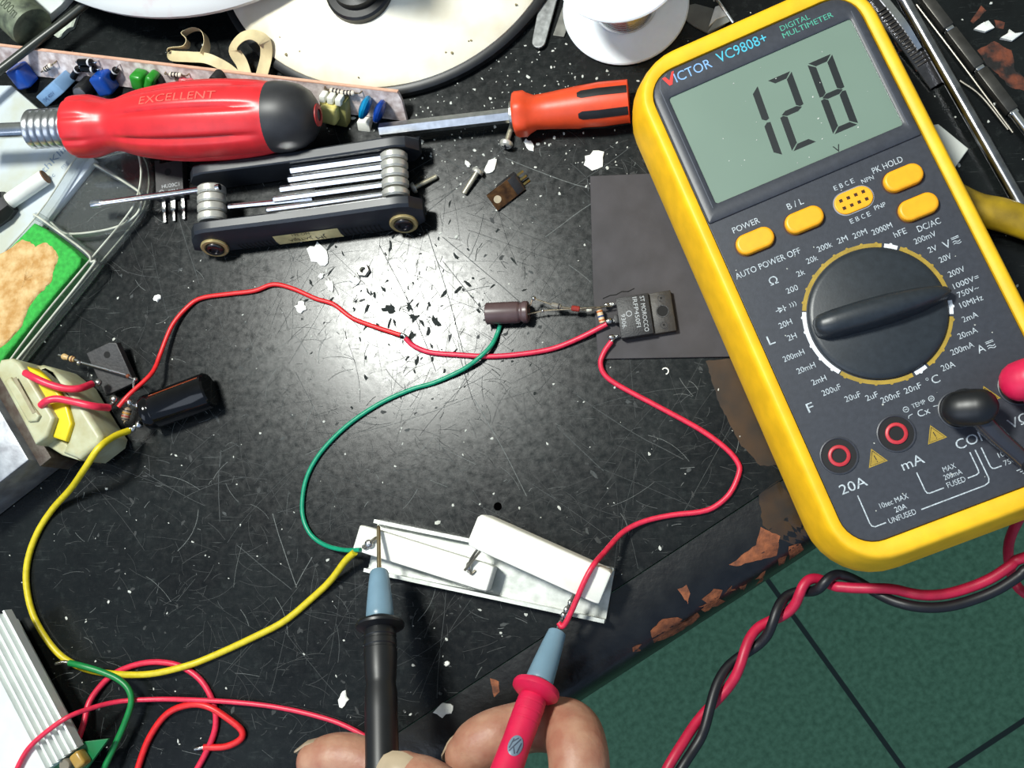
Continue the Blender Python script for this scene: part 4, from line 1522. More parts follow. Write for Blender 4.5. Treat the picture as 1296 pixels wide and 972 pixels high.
ribbon([(300, 96, 5, .2), (284, 84, 7, .3), (262, 74, 9, .2), (240, 72, 7, .3), (216, 70, 5, .6), (216, 62, 6, 1.2), (234, 60, 8, 1.4), (238, 52, 9, 1.5), (232, 44, 9, 1.5), (246, 37, 9, 1.4), (258, 42, 9, 1.5), (262, 56, 9, 1.4), (258, 70, 9, 1.2)], 2.4, 'curled cream tape strip with a loop behind the circuit strip, the left one of two')
ribbon([(312, 98, 4, .1), (306, 80, 6, .1), (296, 62, 10, .2), (305, 48, 14, .2), (320, 44, 15, .3), (334, 52, 13, .2), (337, 70, 8, .1), (331, 96, 4, .1)], 2.9, 'curled cream tape strip arched in front of the lamp base')

# ------------------------------------------------------------------ long circuit strip
TLc, TRc = at(-30, 55, 13), at(503, 117, 13)
BLc, BRc = at(-10, 102, 1.2), at(515, 153, 1.2)
pcb = thing('circuit_strip', 'long narrow circuit board standing on edge behind the red screwdriver', 'circuit board', V((BRc.x, BRc.y, 0)))
xd = (TRc - TLc).normalized()
dn = (BRc - TRc)
dn = (dn - xd * dn.dot(xd)).normalized()
nrm = xd.cross(-dn).normalized()
if nrm.z < 0:
    nrm = -nrm
# board frame: x along, y up the face, z out of the face
BF = Matrix((xd, -dn, nrm)).transposed().to_4x4()
if BF.to_3x3().determinant() < 0:
    BF = Matrix((xd, -dn, -nrm)).transposed().to_4x4()
BF.translation = TLc
BW, BH = (TRc - TLc).length, (BRc - TRc).length
mb = MB(BF)
mb.prism([(0, 0), (0, -BH), (BW + 2.5, -BH), (BW + 1.5, -4), (BW, 0)][::-1], -1.6, 0.0)
PCBF = pm('pcb_face', (232, 222, 220), 0.55, 0, 0.3, 260, col2=(168, 150, 146))
bd = mb.build('board', PCBF, pcb)
mb = MB(BF)
mb.box((BW / 2, 0.1, -.8), (BW, .5, 1.75))
mb.build('board_edge', pm('pink_edge', (224, 176, 150), 0.6), bd)


def onb(px, py, h=0.0):
    """Where the photograph's pixel meets the board's face (raised by h)."""
    r = ROT @ V(((px - 648) / FPX, (py - 486) / FPX, 1))
    n3 = BF.to_3x3() @ V((0, 0, 1))
    o3 = BF @ V((0, 0, h))
    t = (o3 - CAM).dot(n3) / r.dot(n3)
    q = BF.inverted() @ (CAM + r * t)
    return q.x, q.y


BLUEC = pm('blue_capacitor', (18, 70, 160), 0.25, 0, 0.1, 200)


def bcap(px, py, s, mat, name, h=6, rot=0.0, lab=None, bev=1.6):
    x, y = onb(px, py, h * .6)
    mb = MB(BF @ Matrix.Translation((x, y, 0)) @ Matrix.Rotation(rot, 4, 'Z'))
    mb.box((0, 0, h / 2 + s[2] * 0), (s[0], s[1], h), bev, 3)
    o = mb.build(name, mat, pcb)
    if lab:
        o['label'] = lab
    return o


bcap(27, 97, (8.4, 10.5, 8), BLUEC, 'capacitor', 9, .35, 'glossy blue box capacitor')
bcap(131, 106, (8.2, 10, 8), BLUEC, 'capacitor', 9, .3, 'glossy blue box capacitor')
GRC = pm('green_capacitor', (40, 140, 40), 0.3, 0, 0.1, 200)
bcap(176, 102, (6.4, 8, 6), GRC, 'capacitor', 8, -.1, 'green film capacitor')
bcap(191, 103, (4.4, 8.2, 6), GRC, 'capacitor', 8, -.5, 'green film capacitor')
FILM = pm('pale_blue_film', (128, 166, 206), 0.35, 0, 0.1, 150)
x, y = onb(68, 115, 8)
mb = MB(BF @ Matrix.Translation((x, y, 0)) @ Matrix.Rotation(.62, 4, 'Z'))
mb.box((0, 0, 6), (17.5, 6.4, 11), .6, 2)
fc = mb.build('capacitor', FILM, pcb)
fc['label'] = 'pale blue box film capacitor'
mb = MB(BF @ Matrix.Translation((x, y, 0)) @ Matrix.Rotation(.62, 4, 'Z'))
mb.text('104J 400V', -6.5, -1.2, 10, 1.7, 11.6)
mb.build('printed_lettering', pm('blue_ink', (58, 84, 130), .6), fc)
x, y = onb(106, 114, 6)
mb = MB(BF @ Matrix.Translation((x, y, 0)))
mb.lathe([(0, 0), (4.0, 0), (4.0, 9), (3.6, 9.6), (0, 9.6)], 24)
mb.lathe([(0, 9.6), (3.3, 9.6), (3.1, 9.75), (0, 9.75)], 24, 1)
o = mb.build('electrolytic_capacitor', [BLACK, pm('grey_can_top', (120, 120, 126), .4, .6)], pcb)
for px, py, rot in ((108, 79, .1), (112, 87, .05), (144, 94, .9), (96, 92, .8)):
    x, y = onb(px, py, 2)
    mb = MB(BF @ Matrix.Translation((x, y, 2)) @ Matrix.Rotation(rot, 4, 'Z') @ R90)
    mb.lathe([(0, -3.6), (1.6, -3.6), (1.7, -3.2), (1.7, 2.0), (1.72, 2.0), (1.72, 3), (1.6, 3.6), (0, 3.6)], 18)
    mb.lathe([(1.74, 1.8), (1.76, 1.9), (1.76, 2.7), (1.74, 2.8)], 18, 1)
    d_ = mb.build('diode', [BLACKGLOSS, pm('silver_band', (206, 206, 210), .4)], pcb)
    mb = MB(BF @ Matrix.Translation((x, y, 2)) @ Matrix.Rotation(rot, 4, 'Z'))
    mb.tube([(-6, 0, -2), (-5.6, 0, -.3), (-3.6, 0, 0), (3.6, 0, 0), (5.6, 0, -.3), (6, 0, -2)], .35, 8)
    mb.build('lead', SHINY, d_)
BANDR = pm('pale_resistor', (218, 206, 190), .5, 0, .1, 200)
BANDK = pm('dark_band', (40, 36, 38), .5)


def axial(parent, M, mat, L_=6.4, r=1.1, bands=((-.5, 0), (0, 0), (.5, 0)), bmat=None, name='resistor', lead=3.0, lbend=0.0):
    mb = MB(M @ R90)
    q = L_ / 2
    mb.lathe([(0, -q), (r * .7, -q), (r * 1.08, -q + r * .5), (r * 1.08, -q + r * 1.3), (r * .86, -q + r * 1.8), (r * .86, q - r * 1.8), (r * 1.08, q - r * 1.3), (r * 1.08, q - r * .5), (r * .7, q), (0, q)], 18)
    for b, k in bands:
        mb.lathe([(r * .9, b * q - .3), (r * 1.12, b * q - .28), (r * 1.12, b * q + .28), (r * .9, b * q + .3)], 18, 1 + k)
    o = mb.build(name, [mat, *(bmat or [BANDK])], parent)
    if lead:
        mb = MB(M)
        mb.tube([(-q - lead, 0, -lbend), (-q - lead * .8, 0, 0), (-q, 0, 0), (q, 0, 0), (q + lead * .8, 0, 0), (q + lead, 0, -lbend)], .3, 8)
        mb.build('lead', LEADS, o)
    return o


for px, py, rot in ((60, 86, .55), (222, 95, .05), (426, 116, -.1), (440, 118, .1)):
    x, y = onb(px, py, 2)
    axial(pcb, BF @ Matrix.Translation((x, y, 1.8)) @ Matrix.Rotation(rot, 4, 'Z'), BANDR, lbend=1.8)
x, y = onb(200, 106, 2)
mb = MB(BF @ Matrix.Translation((x, y, 0)))
mb.box((0, 0, 2), (5, 7, 4), .3)
mb.build('chip', EPOXY, pcb)
x, y = onb(276, 97, 2)
mb = MB(BF @ Matrix.Translation((x, y, 0)))
mb.lathe([(0, 0), (2.6, 0), (2.6, 6), (2.4, 6.3), (0, 6.3)], 24, a0=-.7, a1=3.84)
mb.add([(2.6 * math.cos(-.7), 2.6 * math.sin(-.7), 0), (2.6 * math.cos(3.84), 2.6 * math.sin(3.84), 0), (2.6 * math.cos(3.84), 2.6 * math.sin(3.84), 6.2), (2.6 * math.cos(-.7), 2.6 * math.sin(-.7), 6.2)], [(0, 1, 2, 3)])
mb.build('transistor', EPOXY, pcb)
x, y = onb(236, 103, 2)
axial(pcb, BF @ Matrix.Translation((x, y, 1.8)), pm('pink_body', (206, 96, 104), .4), 7, 1.5, (), lbend=1.8)
# small transformer on the strip
x, y = onb(420, 142, 7)
TB = BF @ Matrix.Translation((x, y, 0)) @ Matrix.Rotation(-.1, 4, 'Z')
mb = MB(TB)
mb.box((0, -1, 3), (12.5, 13.5, 6), .8)
tr_ = mb.build('transformer', pm('olive_bobbin', (146, 142, 84), .5, 0, .2, 200), pcb)
mb = MB(TB)
mb.box((-0.6, 0, 7), (7.4, 8.6, 8), 1.2, 3)
mb.build('winding_tape', pm('pale_yellow_tape', (226, 212, 128), .4, 0, .08, 100), tr_)
for dx in (-3.8, -.2, 3.6):
    mb = MB(TB)
    mb.box((dx, 6.2, 5.5), (2.8, 3.4, 5), .5)
    mb.build('pin_block', CREAM, tr_)
for px, py, col, rot, lab in ((462, 136, (10, 130, 180), -.35, 'cyan disc capacitor'), (480, 141, (16, 62, 150), -.35, 'dark blue disc capacitor')):
    x, y = onb(px, py, 5)
    mb = MB(BF @ Matrix.Translation((x, y, 5)) @ Matrix.Rotation(rot, 4, 'Z') @ R90)
    mb.lathe([(0, -2.1), (3, -1.9), (5.0, -1.0), (5.5, 0), (5.0, 1.0), (3, 1.9), (0, 2.1)], 28)
    dc = mb.build('disc_capacitor', pm('disc_' + lab.split()[0], col, .22), pcb)
    dc['label'] = lab
x, y = onb(462, 158, 3)
mb = MB(BF @ Matrix.Translation((x, y, 0)))
mb.box((0, 0, 2.5), (6, 5, 5), .5)
mb.build('socket', CREAM, pcb)

# ------------------------------------------------------------------ transistors
def tlabel(o, lab):
    o['label'] = lab


# flat one behind the key set
A_, B_ = at(198, 236), at(240, 229)
F = frame(at(221, 254), B_ - A_)
tq = thing('transistor', 'black three legged power transistor lying between the clear box and the hex key set', 'transistor', at(221, 240))
mb = MB(F)
mb.prism([(-6.9, 0), (6.9, 0), (6.9, 19), (4.4, 19), (4.4, 17.2), (-4.4, 17.2), (-4.4, 19), (-6.9, 19)], .2, 4.6, .4)
bd = mb.build('body', EPOXY, tq)
mb = MB(F)
mb.lathe([(0, 4.62), (1.7, 4.62), (1.7, 4.5)], 20, 0, Matrix.Translation((-.3, 12.4, 0)))
mb.build('mounting_hole', pm('black_hole', (4, 4, 4), .8), bd)
mb = MB(F)
mb.text('HU20C1', -3.6, 4.9, 8.6, 1.7, 4.63)
mb.text('80N', -.6, 2.0, 4.6, 1.7, 4.63)
mb.stroke([(-3.9 + 1.3 * math.cos(a * .4), 2.8 + 1.3 * math.sin(a * .4)) for a in range(17)], .3, 4.63)
mb.stroke([(-4.2, 3.6), (-3.8, 2.8), (-4.2, 2.0)], .3, 4.63)
mb.build('printed_lettering', pm('grey_print', (176, 180, 182), .6), bd)
for x in (-4.6, 0, 4.9):
    mb = MB(F)
    mb.box((x, -2.0, 1.6), (2.6 if x == 0 else 1.9, 6, .7), .12)
    mb.box((x, -7.0, 1.3), (1.4, 6.5, .6), .12)
    mb.build('leg', TIN, tq)

# small copper-backed one
b0, b1 = at(629, 266, .3), at(664, 239, .3)
t0 = at(620, 243, 5.6)
xd = (b1 - b0).normalized()
yd = (t0 - b0)
yd = (yd - xd * yd.dot(xd)).normalized()
F = Matrix((xd, yd, xd.cross(yd))).transposed().to_4x4()
F.translation = b0
Lt, Wt = (b1 - b0).length, 8.2
tq = thing('transistor', 'small transistor tipped on its side with a bare copper back', 'transistor', V((b0.x, b0.y, 0)))
zs = 1 if (F.to_3x3() @ V((0, 0, 1))).z > 0 else -1
mb = MB(F)
mb.prism([(0, 0), (Lt, 0), (Lt, Wt * .86), (Lt * .88, Wt * .86), (Lt * .86, Wt), (.6, Wt), (0, Wt)], -.1 * zs, 1.2 * zs)
cp_ = mb.build('copper_tab', COPPER, tq)
mb = MB(F)
mb.lathe([(0, 1.3 * zs), (1.7, 1.3 * zs), (1.7, 1.1 * zs)], 20, 0, Matrix.Translation((2.9, Wt * .5, 0)))
mb.build('mounting_hole', pm('pale_hole', (206, 190, 160), .6), cp_)
mb = MB(F)
mb.box((Lt * .72, Wt * .5, -1.6 * zs), (Lt * .66, Wt * 1.0, 3.2), .3)
mb.box((Lt * .86, Wt * .5, .8 * zs), (Lt * .26, Wt * .98, 1.1), .2)
mb.build('body', EPOXY, tq)
for k in (.2, .5, .8):
    mb = MB(F)
    mb.box((Lt + 2.0, Wt * k, -.8 * zs), (4, 1.0, .5), .1)
    mb.build('leg', pm('gold_lead', (200, 168, 96), .3, 1.0, .15, 300), tq)

# rubber sheet and the power transistor on it
mb = MB()
sh = [at(747, 224), at(838, 220), at(868, 300), at(905, 390), at(934, 452), at(757, 455), at(751, 370)]
mb.prism([(q.x, q.y) for q in sh], .1, 1.3, .25)
rb = mb.build('rubber_sheet', pm('grey_black_rubber', (66, 63, 66), 0.62, 0, 0.18, 90, 0.12, col2=(56, 53, 55), spec=.3), loc=at(800, 340))
tag(rb, 'square sheet of grey black rubber partly under the multimeter', 'sheet')
mb = MB()
rs = random.Random(4)
ck = [at(763, 378, 1.32), at(772, 374, 1.32), at(780, 373, 1.32), at(787, 369, 1.32), at(795, 369, 1.32), at(803, 365, 1.32)]
mb.stroke([(q.x, q.y) for q in ck], .45, 1.33)
mb.build('crack', pm('crack_black', (10, 10, 10), .9), rb)
MO_ = V((0, 0, 0))
qa, qb = at(779, 378, 5.4), at(848, 366.5, 5.4)
qc = at(791, 428, 5.4)
F = frame(qa, qb - qa)
F.translation = V((qa.x, qa.y, 1.3))
LQ = (qb - qa).length
WQ = (qc - qa).length
tq = thing('transistor', 'black power transistor with printed lettering lying on the rubber sheet', 'transistor', V((qa.x, qa.y, 1.3)))
div = LQ * .60
mb = MB(F)
mb.box((div / 2, -WQ / 2, 2.6), (div, WQ, 5.0), .35)
mb.box((-.9, -WQ * .5, 2.4), (1.8, 3.4, 4.2), .2)
bd = mb.build('body', EPOXY, tq)
mb = MB(F)
mb.box(((div + LQ) / 2 - .2, -WQ / 2, 1.75), (LQ - div + .6, WQ, 3.3), .3)
tb = mb.build('tab', pm('scuffed_epoxy', (52, 46, 38), .5, 0, .3, 200, .2, col2=(36, 32, 30)), tq)
mb = MB(F)
cxx = (div + LQ) / 2 + .2
mb.lathe([(0, 3.44), (2.1, 3.44), (2.1, 3.3)], 24, 0, Matrix.Translation((cxx, -WQ * .48, 0)))
mb.lathe([(2.1, 3.4), (2.25, 3.55), (2.6, 3.55), (2.7, 3.4)], 24, 1, Matrix.Translation((cxx, -WQ * .48, 0)))
for k in (.16, .82):
    mb.lathe([(1.1, 3.38), (1.2, 3.5), (1.4, 3.5), (1.5, 3.38)], 20, 1, Matrix.Translation((cxx + (.4 - k) * .8, -WQ * k, 0)))
    mb.lathe([(0, 3.42), (.5, 3.42), (.5, 3.3)], 12, 0, Matrix.Translation((cxx + (.4 - k) * .8, -WQ * k, 0)))
mb.build('mounting_hole', [pm('black_hole', (4, 4, 4), .8), EPOXY], tb)
mb = MB(F)
GP = pm('grey_print', (176, 180, 182), .6)
for s, x, y0, wd in (('ST MOROCCO', div - 3.6, -1.0, WQ - 2.2), ('IRFP450FI', div - 6.6, -.9, WQ - 4.4), ('9306.', div - 12.3, -7.2, 6.2)):
    mb.text(s, x, y0, wd, 1.75, 5.13, rot=-math.pi / 2)
mb.stroke([(4.6 + 1.1 * math.cos(a * .4), -7.4 + 1.1 * math.sin(a * .4)) for a in range(17)], .3, 5.13)
mb.build('printed_lettering', GP, bd)
for k in (.10, .5, .90):
    mb = MB(F)
    mb.box((-1.9 - 1.2, -WQ * k, 2.2), (4.4 if k != .9 else 3.0, 1.3, .6), .1)
    mb.build('leg', TIN, tq)
legs_at = [F @ V((-4.0, -WQ * k, 2.6)) for k in (.10, .5, .90)]
for p_, r_ in zip(legs_at, (1.1, 1.5, 1.3)):
    mb = MB()
    mb.ball(p_, r_, 12, sc=(1.2, .9, .8))
    mb.build('solder_blob', TIN, tq)

# ------------------------------------------------------------------ brown capacitor and the parts on its leads
BRC = pm('brown_sleeve', (92, 74, 74), 0.35, 0, 0.08, 200, col2=(80, 62, 62))
ca, cb = at(615.5, 397, 4.8), at(669, 394.5, 4.8)
F = frame(ca, cb - ca)
Lc = (cb - ca).length
cap_ = thing('capacitor', 'brown cylindrical capacitor lying left of the power transistor', 'capacitor', V((ca.x, ca.y, 0)))
mb = MB(F @ R90)
R_ = 4.6
mb.lathe([(0, 0), (R_ - .3, 0), (R_, .3), (R_, Lc - 4.6), (R_ - .1, Lc - 4.2), (R_ - .65, Lc - 3.5), (R_ - .65, Lc - 3.1), (R_ - .1, Lc - 2.4), (R_, Lc - 2), (R_, Lc - .5), (R_ - .5, Lc), (R_ - .9, Lc - .2), (0, Lc - .4)], 40)
mb.build('sleeve', BRC, cap_)
mb = MB()
mb.tube([F @ V((Lc - 1, 1.4, 0)), at(671, 386, 6), at(673, 380, 7), at(675, 377, 7.4)], .35, 8)
mb.build('lead', LEADS, cap_)
mb = MB()
mb.tube([F @ V((Lc - 1, -1.2, 0)), at(676, 396, 4.6), at(690, 393, 5), at(720, 391, 6), at(752, 389, 6.4), at(775, 387.5, 5)], .33, 8)
mb.build('lead', LEADS, cap_)
mb = MB()
mb.ball(at(675.5, 377.5, 7.4), 1.0, 10)
mb.ball(at(687, 393.5, 5), .7, 8)
mb.build('solder_blob', TIN, cap_)


def inline(p0, p1, label, name, mat, L_, r, bands, bmat, cat, ext0, ext1):
    d = p1 - p0
    M = frame((p0 + p1) / 2, d)
    t = thing(name, label, cat, V((p0.x, p0.y, 0)))
    q = L_ / 2
    mb = MB(M @ R90)
    mb.lathe([(0, -q), (r * .7, -q), (r, -q + .35), (r, q - .35), (r * .7, q), (0, q)], 18)
    for b, k in bands:
        mb.lathe([(r * .9, b * q - .35), (r * 1.06, b * q - .33), (r * 1.06, b * q + .33), (r * .9, b * q + .35)], 18, k)
    mb.build('body', [mat, *bmat], t)
    mb = MB()
    mb.tube([ext0, p0, p1, ext1], .3, 8, smooth=False)
    mb.build('lead', LEADS, t)
    return t


GLASS = pm('smoky_glass', (138, 132, 120), .15, 0, .2, 300, coat=.5)
inline(at(697, 385, 7), at(711, 388.5, 6.6), 'thin grey glass diode on the wire right of the brown capacitor', 'diode', GLASS, 4.2, 1.05, ((.55, 1),), [BANDK], 'diode', at(676, 378, 7.4), at(721, 389.5, 6.4))
inline(at(722, 389.6, 6.2), at(735, 391.5, 5.8), 'tiny red diode on the wire between the brown capacitor and the power transistor', 'diode', pm('red_glass', (150, 50, 40), .2, 0, .15, 300, coat=.5), 3.6, 1.2, (), [], 'diode', at(716, 389, 6.4), at(744, 393, 5.4))
inline(at(741, 392.5, 5), at(750, 391.5, 5), 'tiny clear bead on the wire end beside the rubber sheet', 'diode', pm('clear_bead', (200, 200, 184), .15, 0, .1, 300, coat=.5), 2.4, .9, (), [], 'diode', at(736, 392, 5.6), at(760, 389.5, 5))
OR_ = pm('orange_band', (190, 96, 30), .5)
BL_ = pm('blue_band', (40, 70, 130), .5)
inline(at(758, 391, 5), at(763, 410, 4), 'short banded resistor standing across the legs of the power transistor', 'resistor', pm('beige_resistor', (224, 200, 164), .45, 0, .08, 200), 5.6, 1.25, ((-.75, 1), (.0, 2), (.6, 1)), [OR_, BL_], 'resistor', at(770, 387, 4.5), at(771, 408, 4))

# ------------------------------------------------------------------ bench wires
def wire(pts, r, mat, label, k=8, name='wire', bare0=None, bare1=None):
    """pts: (px, py, z). bare0 / bare1: pixel points of a stripped tinned end."""
    P = [at(*p) for p in pts]
    if bare0 or bare1:
        t = thing(name, label, 'wire', V((P[0].x, P[0].y, 0)))
        mb = MB()
        mb.tube(P, r, 12, k)
        mb.build('insulation', mat, t, ang=60)
        for b, s in ((bare0, 0), (bare1, -1)):
            if b:
                mb = MB()
                mb.tube([P[s]] + [at(*q) for q in b], [r * .62] * len(b) + [r * .5], 10, round_ends=True)
                mb.build('bare_end', TIN, t)
        return t
    mb = MB()
    mb.tube(P, r, 12, k)
    return tag(mb.build(name, mat, loc=V((P[len(P) // 2].x, P[len(P) // 2].y, 0)), ang=60), label, 'wire')


wire([(150, 515, 15), (163, 500, 14), (188, 477, 10), (197, 464, 7), (203, 448, 5), (218, 412, 3), (238, 388, 1.4), (256, 377, 1.1), (290, 372, 1.1), (322, 368, 1.1), (346, 360, 1.1), (370, 365, 1.1), (400, 378, 1.1), (422, 385, 1.1), (445, 402, 1.1), (470, 412, 1.5), (507, 424, 2.2)], 1.0, REDW,
     'red wire from the glossy black capacitor to the bare joint near the hex nut', bare1=[(511, 424, 2.4), (514, 425, 2.2)])
wire([(513, 428, 2.2), (524, 438, 1.4), (545, 446, 1.1), (580, 449, 1.1), (620, 451, 1.1), (660, 448, 1.1), (700, 441, 1.2), (735, 427, 2), (768, 410, 3.5)], 1.1, PINKW,
     'pinkish red wire from the bare joint to the middle leg of the power transistor', bare0=[(512, 425, 2.4), (508, 423, 2.4)])
wire([(774, 432, 3.4), (765, 445, 2.6), (760, 460, 2.2), (766, 475, 1.6), (785, 489, 1.2), (830, 513, 1.2), (885, 543, 1.2), (918, 567, 1.2), (934, 586, 1.2), (935, 600, 1.2), (924, 624, 1.2), (905, 641, 1.2), (885, 648, 1.2), (850, 652, 1.2), (815, 660, 2), (788, 674, 5), (764, 700, 14), (752, 714, 20), (740, 735, 21), (724, 772, 19), (716, 788, 18), (711, 793, 17.6), (707, 788, 17.4)], 1.1, PINKW,
     'long red wire looping from the rubber sheet to the red probe', bare0=[(777, 428, 3.4), (782, 425, 3.4)])
wire([(633, 411, 2.0), (630, 421, 1.2), (622, 437, 2.6), (606, 453, 3.4), (585, 468, 2), (550, 484, 1.1), (520, 493, 1.1), (480, 511, 1.1), (440, 538, 1.1), (408, 570, 1.1), (390, 600, 1.1), (383, 630, 1.1), (384, 656, 1.2), (394, 677, 2), (412, 690, 4), (435, 696, 9), (456, 696, 13.4)], 0.95, GREENW,
     'teal green wire from the brown capacitor to the white resistor')
wire([(163, 545, 11), (145, 552, 17), (125, 567, 24), (108, 592, 22), (90, 618, 10), (66, 645, 2.5), (47, 675, 1.5), (35, 710, 1.5), (34, 745, 1.5), (45, 785, 1.5), (72, 825, 1.6), (104, 845, 2), (145, 853, 3), (190, 853, 3.6), (235, 843, 3), (270, 830, 1.6), (320, 807, 1.5), (360, 786, 1.5), (395, 757, 1.8), (418, 735, 4), (437, 710, 9), (449, 699, 12.6)], 1.45, YELLOWW,
     'yellow wire sweeping along the left of the bench to the white resistor')
# loose wires at the bottom left
wire([(55, 1010, 4), (85, 985, 6), (98, 940, 8), (106, 915, 6), (115, 885, 2.6), (140, 856, 1.3), (170, 842, 1.2), (200, 838, 1.2), (230, 844, 1.2), (255, 862, 1.2), (270, 890, 1.2), (273, 918, 1.2), (263, 948, 1.2), (240, 990, 1.2)], 1.3, PINKW,
     'red wire arching under the yellow wire at the bottom left')
wire([(10, 1000, 24), (28, 960, 24), (45, 938, 24), (80, 911, 23.5), (110, 898, 17), (150, 888, 8), (200, 885, 3.6), (250, 886, 3.6), (300, 889, 3), (350, 895, 1.6), (400, 906, 1.2), (440, 920, 1.2), (480, 945, 1.2), (520, 990, 1.2)], 1.05, PINKW,
     'long red wire running from the finned heatsink to the black probe')
wire([(165, 1010, 1.4), (176, 968, 1.4), (190, 932, 1.4), (212, 903, 1.8), (240, 892, 3), (265, 895, 3.4), (292, 912, 2.4), (306, 925, 1.6), (304, 936, 1.4), (285, 945, 1.4), (258, 946, 1.4)], 1.4, REDW,
     'red hooked wire with a bare tinned end at the bottom left', bare1=[(252, 947, 1.4), (247, 948, 1.4)])
wire([(88, 839, 8), (105, 843, 9), (128, 850, 8.4), (150, 860, 8), (163, 873, 8), (166, 890, 8), (158, 915, 8), (146, 942, 8), (132, 972, 8), (120, 1000, 8)], 1.35, pm('green_wire_insulation', (14, 128, 62), .4, 0, .15, 400),
     'short green wire with a tinned end crossing the yellow wire', bare0=[(80, 838, 8), (71, 840, 8)])

# ------------------------------------------------------------------ aluminium channel with two white resistors
ALU = pm('aluminium', (204, 206, 202), 0.42, 0.55, 0.15, 200, 0.05, col2=(170, 174, 168))
c0, c1 = at(474, 690, 0), at(771, 752, 0)
F = frame(c0, c1 - c0)
LC = (c1 - c0).length + .6
fy = lambda px, py, z: (F.inverted() @ at(px, py, z)).y
yt = fy(620, 687, 7.5)
yb = fy(620, 758, 7.5)
mb = MB(F)
sec = [(yb, .2), (yt, .2), (yt, 7.6), (yt - 1.5, 7.6), (yt - 1.5, 1.8), (yb + 1.5, 1.8), (yb + 1.5, 7.6), (yb, 7.6)]
mb.loft([[(x, y, z) for y, z in sec] for x in (0, LC)])
ch = mb.build('aluminium_channel', ALU, loc=c0)
tag(ch, 'short aluminium channel cradling the two white resistors', 'channel')


def cement(corners, z, th, label, chamfer=.7):
    P = [at(*q, z) for q in corners]         # TL, TR, BR, BL on the top face
    xa = ((P[1] + P[2]) / 2 - (P[0] + P[3]) / 2)
    c_ = sum(P, V((0, 0, 0))) / 4
    F_ = frame(c_, xa)
    L_ = xa.length
    W_ = ((P[0] + P[1]) / 2 - (P[3] + P[2]) / 2).length
    t = thing('cement_resistor', label, 'resistor', V((c_.x, c_.y, 0)))
    return t, F_, L_, W_


t1, F1, L1, W1 = cement(((455, 664), (625, 715), (617, 751), (446, 695)), 12.4, 10, 'smaller white ceramic resistor lying in the left of the channel, touched by the black probe')
mb = MB(F1)
mb.loft([[(x * L1 / 2 * a, y * W1 / 2 * b, z) for x, y in rrect(2, 2, .12, 3)] for a, b, z in ((.985, .92, -9.6), (.985, .92, -9.5), (1, 1, -1.2), (.995, .98, -.4), (.98, .94, 0))])
mb.build('body', CREAM, t1)
t2, F2, L2, W2 = cement(((606, 650), (774, 722), (759, 769), (592, 690)), 18, 13, 'larger white ceramic resistor lying askew on the right of the channel, near the red probe')
F2t = F2 @ Matrix.Rotation(math.radians(5), 4, 'X')
mb = MB(F2t)
rings = []
for a, b, z in ((.97, .90, -12.4), (.97, .90, -12.2), (.99, 1.0, -1.4), (.985, .98, -.4), (.965, .93, 0)):
    rings.append([(x * L2 / 2 * a, y * W2 / 2 * b, z) for x, y in rrect(2, 2, .12, 3)])
mb.loft(rings)
mb.box((-L2 / 2 + .4, 0, -6), (2.2, W2 * .8, 9), .9)
mb.build('body', CREAM, t2)
# leads
LEADM = pm('tinned_lead', (150, 144, 130), .35, .9, .25, 300)


def strap(pts, name, parent, r=.55, mat=None):
    mb = MB()
    mb.tube([at(*p) for p in pts], r, 8, smooth=True)
    return mb.build(name, mat or LEADM, parent)


strap([(617, 686, 14), (612, 692, 15.5), (601, 706, 15.2), (588, 722, 14.5)], 'lead', t2)
strap([(614, 684, 14), (606, 693, 15.5), (597, 706, 15.0), (592, 717, 14.2)], 'lead', t2)
strap([(594, 712, 12), (592, 716, 13.6), (596, 726, 13.2), (602, 722, 12.6)], 'lead', t1)
mb = MB()
mb.ball(at(593, 717, 13.8), 1.2, 10, sc=(1, 1.6, .8))
mb.build('solder_blob', TIN, t1)
strap([(478, 680, 12.4), (474, 682, 14), (467, 688, 14.2), (460, 694, 13.6)], 'lead', t1, .7)
mb = MB()
mb.ball(at(467, 688, 13.8), 1.5, 12, sc=(1.3, 1.2, .8))
mb.ball(at(462, 692, 13.4), 1.1, 12, sc=(1.3, 1, .8))
mb.build('solder_blob', TIN, t1)
strap([(731, 742, 15.8), (728, 750, 16.2), (721, 765, 15), (713, 779, 13.6), (709, 790, 13)], 'lead', t2, .8)
mb = MB()
for q in ((722, 763, 15.2), (717, 772, 14.4), (713, 779, 13.8)):
    mb.ball(at(*q), 1.25, 10, sc=(1, 1.2, .8))
mb.build('solder_blob', TIN, t2)

# ------------------------------------------------------------------ transformer at the left edge
ZT = 26
o_ = at(37, 582, ZT)
xd = at(37, 582, ZT) - at(0, 519, ZT)
F = frame(o_, xd)                                        # x down the edge, y towards the capacitor
F.translation = V((o_.x, o_.y, 0))
tf_ = thing('transformer', 'transformer with a pale bobbin, yellow tape and grey steel core at the left edge', 'transformer', V((o_.x, o_.y, 0)))
sg = 1 if (F.inverted() @ at(105, 540, 0)).y > 0 else -1
mb = MB(F)
mb.box((-24, -20 * sg, 13.4), (48, 40, 26), .6)
mb.build('steel_clamp', pm('worn_galvanised', (150, 154, 160), .45, .5, .3, 140, .1, col2=(112, 114, 120)), tf_)
mb = MB(F)
mb.box((-20, 3.0 * sg, 10.5), (46, 6.5, 20.6), .5)
mb.build('core', pm('core_laminations', (84, 78, 70), .55, .3, .35, 260, .2, col2=(64, 50, 42)), tf_)
BOB = pm('pale_bobbin', (184, 186, 156), .42, 0, .12, 120, col2=(164, 160, 122), sss=.08)
px_ = lambda px, py, z: tuple((F.inverted() @ at(px, py, z)).xy)


